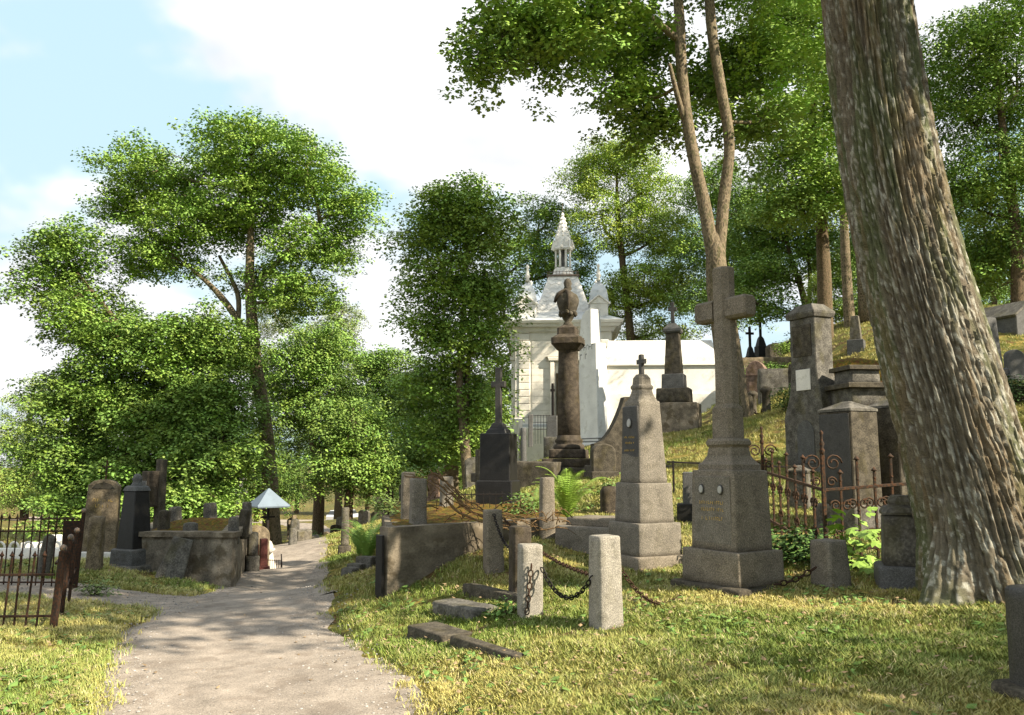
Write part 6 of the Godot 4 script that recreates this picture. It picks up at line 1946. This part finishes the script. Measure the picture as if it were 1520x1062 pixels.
func make_plants():
	fern("big bright fern growing beside the column foot", gp(0.749, -11.6), 0.8, 30, Color(0.22, 0.34, 0.05))
	fern("lush fern on the slope right of the path", gp(-2.443, -14.5), 0.85, 26, Color(0.22, 0.36, 0.07))
	fern("smaller fern lower down the slope by the path", gp(-2.767, -15.5), 0.62, 16, Color(0.2, 0.33, 0.07))
	fern("small fern at the terrace edge below the fern post", gp(0.345, -12.5), 0.5, 12, Color(0.16, 0.26, 0.05))
	shrub("sapling", "feathery young sapling between the column and the obelisk", gp(1.474, -12.6), V(0.22, 0.22, 0.2), 42, Color(0.14, 0.24, 0.06), 0.05)
	shrub("bush", "leafy bush growing round the terrace fern post", V(0.15, 0.82, -11.2), V(0.28, 0.2, 0.25), 60, Color(0.12, 0.2, 0.05), 0.05)
	shrub("bush", "low leafy bush inside the rusty scrolled fence", gp(2.823, -8.6), V(0.42, 0.17, 0.35), 110, Color(0.09, 0.17, 0.04), 0.07)
	shrub("maple_seedling", "bright maple seedling poking through the scrolled fence", gp(3.117, -8), V(0.16, 0.27, 0.1), 12, Color(0.2, 0.31, 0.06), 0.12, "maple")
	shrub("bush", "green bush against the foot of the grey monument", gp(6.182, -19), V(0.4, 0.32, 0.3), 90, Color(0.08, 0.14, 0.03), 0.06)
	shrub("ivy", "row of leafy plants along the pale kerb wall on the hill", gp(9.347, -29.5), V(1.5, 0.2, 0.3), 120, Color(0.16, 0.28, 0.05), 0.08)
	shrub("bush", "yellow green bush glowing behind the white statue", gp(-8.338, -26), V(0.75, 0.7, 0.5), 150, Color(0.24, 0.3, 0.05), 0.09)
	shrub("bush", "low green bush down the left side of the path", gp(-7.421, -31), V(0.6, 0.3, 0.5), 120, Color(0.1, 0.18, 0.04), 0.08)
	shrub("bush", "light bush beside the terrace left wall top", V(-1.7, 0.86, -11.5), V(0.3, 0.14, 0.4), 60, Color(0.17, 0.24, 0.06), 0.05)
	shrub("weeds", "tuft of weeds growing at the foot of the left pale post", gp(-0.017, -7.3), V(0.14, 0.07, 0.1), 14, Color(0.13, 0.24, 0.05), 0.07)
	shrub("weeds", "weeds growing at the foot of the rusty iron panel", gp(-5.262, -10.9), V(0.25, 0.1, 0.2), 40, Color(0.12, 0.17, 0.05), 0.05)
	shrub("bush", "dark ivy bush along the wall at the right edge", gp(10.253, -17.2), V(0.8, 0.3, 0.3), 160, Color(0.05, 0.1, 0.025), 0.07)
	shrub("bush", "bright bush on the mound beside the skyline crosses", gp(10.781, -33), V(0.6, 0.3, 0.4), 90, Color(0.18, 0.28, 0.05), 0.08)

func tuft(n: int, h: float, seed_: int) -> ArrayMesh:
	var r := RandomNumberGenerator.new(); r.seed = seed_
	var st := S()
	for i in n:
		var a := r.randf() * TAU
		var at := V(r.randfn() * 0.035, -0.01, r.randfn() * 0.035)
		var hh := h * r.randf_range(0.45, 1.15)
		var lean := V(cos(a), 0, sin(a)) * hh * r.randf_range(0.15, 0.8)
		var w := V(-sin(a), 0, cos(a)) * 0.0028
		var v := r.randf_range(0.75, 1.25)
		st.set_color(Color(v * r.randf_range(0.9, 1.2), v, v * r.randf_range(0.7, 1.1)))
		var mid := at + lean * 0.4 + V(0, hh * 0.62, 0)
		quad(st, at - w, mid - w * 0.8, mid + w * 0.8, at + w)
		tri(st, mid - w * 0.8, at + lean + V(0, hh * 0.9, 0), mid + w * 0.8)
	return fin(st)

func make_grass():
	var patch := FastNoiseLite.new()
	patch.frequency = 0.35; patch.fractal_octaves = 4; patch.seed = 15
	var thin := FastNoiseLite.new()
	thin.frequency = 0.5; thin.fractal_octaves = 3; thin.seed = 4
	var near_x := []
	var near_c := PackedColorArray()
	var terrace := PackedVector2Array([Vector2(-1.34, -8.96), Vector2(0.72, -10.65), Vector2(0.6, -15.3), Vector2(-2.3, -15.3)])
	var plot := PackedVector2Array([Vector2(-4.2, -12.95), Vector2(-5.75, -13.1), Vector2(-6.95, -17.3), Vector2(-5.2, -17.0)])
	var tries := 0
	while near_x.size() < 150000 and tries < 400000:
		tries += 1
		var d := 3.4 * pow(26.0 / 3.4, pow(rng.randf(), 1.25))
		if rng.randf() < 0.12: d = rng.randf_range(18, 44)
		var x := rng.randf_range(-0.72, 0.72) * (d + 1.0)
		var z := -d
		var q := Vector2(x, z)
		if Geometry2D.is_point_in_polygon(q, terrace) or Geometry2D.is_point_in_polygon(q, plot): continue
		var edge := minf(line_dist(path_line, x, z), line_dist(side_line, x, z))
		if edge < 0.02 + 0.08 * patch.get_noise_2d(x * 5, z * 5) and (edge < -0.14 or rng.randf() > 0.12): continue
		var tv := thin.get_noise_2d(x * 2, z * 2)
		if tv < -0.22 and rng.randf() < 0.75: continue
		var v := clampf(0.5 + 1.0 * patch.get_noise_2d(x, z) + rng.randf_range(-0.3, 0.3), 0, 1)
		var c := Color(0.17, 0.24, 0.05).lerp(Color(0.46, 0.41, 0.15), v)
		if rng.randf() < 0.06: c = Color(0.5, 0.44, 0.25)
		var s := (0.75 + 0.5 * (tv + 0.3)) * rng.randf_range(0.7, 1.25) * (1.0 if d < 9 else pow(d / 9.0, 0.4))
		near_x.append(Transform3D(Basis(V(0, 1, 0), rng.randf() * TAU).scaled(V(s * 1.25, s, s * 1.25)), V(x, gh(x, z), z)))
		near_c.append(c)
	var o := scatter(self, "grass", tuft(12, 0.07, 5), M.blade, near_x, near_c)
	o.set_meta("label", "short dry grass growing over the banks and verges")
	o.set_meta("category", "grass")
	# broad leaved weeds, dead leaves and loose stones
	var wx := []
	var wc := PackedColorArray()
	var lx := []
	var lc := PackedColorArray()
	var sx := []
	var sc := PackedColorArray()
	for i in 26000:
		var d := rng.randf_range(3.6, 16.0)
		var x := rng.randf_range(-0.72, 0.72) * (d + 1.0)
		var z := -d
		if Geometry2D.is_point_in_polygon(Vector2(x, z), terrace) or Geometry2D.is_point_in_polygon(Vector2(x, z), plot): continue
		var edge := minf(line_dist(path_line, x, z), line_dist(side_line, x, z))
		var b := Basis(V(0, 1, 0), rng.randf() * TAU)
		var tone := rng.randf_range(0.7, 1.3)
		if edge > 0.05 and i % 6 == 0 and patch.get_noise_2d(x * 2 + 40, z * 2) > 0.02:
			var s := rng.randf_range(0.5, 1.3)
			wx.append(Transform3D(b.scaled(V(s, s, s)), V(x, gh(x, z) + 0.03, z)))
			wc.append(Color(0.13 * tone, 0.22 * tone, 0.05 * tone))
		elif i % 6 == 1 and (edge > 0.05 or rng.randf() < 0.12):
			var s := rng.randf_range(0.022, 0.05)
			b = b * Basis(V(1, 0, 0), rng.randf_range(-0.4, 0.4))
			lx.append(Transform3D(b.scaled(V(s, s, s)), V(x, gh(x, z) + (0.055 if edge > 0.1 else 0.026), z)))
			lc.append(Color(0.24 * tone, 0.17 * tone, 0.095 * tone))
		elif edge < 0.06 and (edge > -0.45 or rng.randf() < 0.35):
			var s := 0.0035 + 0.007 * pow(rng.randf(), 3.0)
			sx.append(Transform3D(b.scaled(V(s * 1.3, s * 0.8, s)), V(x, gh(x, z) + 0.018, z)))
			sc.append(Color(0.29 * tone, 0.27 * tone, 0.25 * tone))
	o = scatter(self, "ground_weeds", clump("plain", 9, 0.07, 0.06, 51), M.leaf, wx, wc)
	o.set_meta("label", "low broad leaved weeds scattered through the grass"); o.set_meta("category", "weeds")
	var st := S()
	var pts := leaf_points("plain")
	st.set_color(Color(1, 1, 1))
	for k in 4: tri(st, V(0, 0.08, 0.4), pts[k], pts[(k + 1) % 4])
	o = scatter(self, "fallen_leaves", fin(st), M.leaf, lx, lc)
	o.set_meta("label", "dry brown leaves lying on the grass and path"); o.set_meta("category", "leaves")
	st = S()
	st.set_color(Color(1, 1, 1))
	lathe(st, [[0.0, -0.9], [0.8, -0.5], [1.0, 0.1], [0.6, 0.75], [0.0, 0.95]], 6, Vector3.ZERO, false)
	o = scatter(self, "pebbles", fin(st), M.pebble, sx, sc)
	o.set_meta("label", "small loose stones along the edges of the path"); o.set_meta("category", "pebbles")
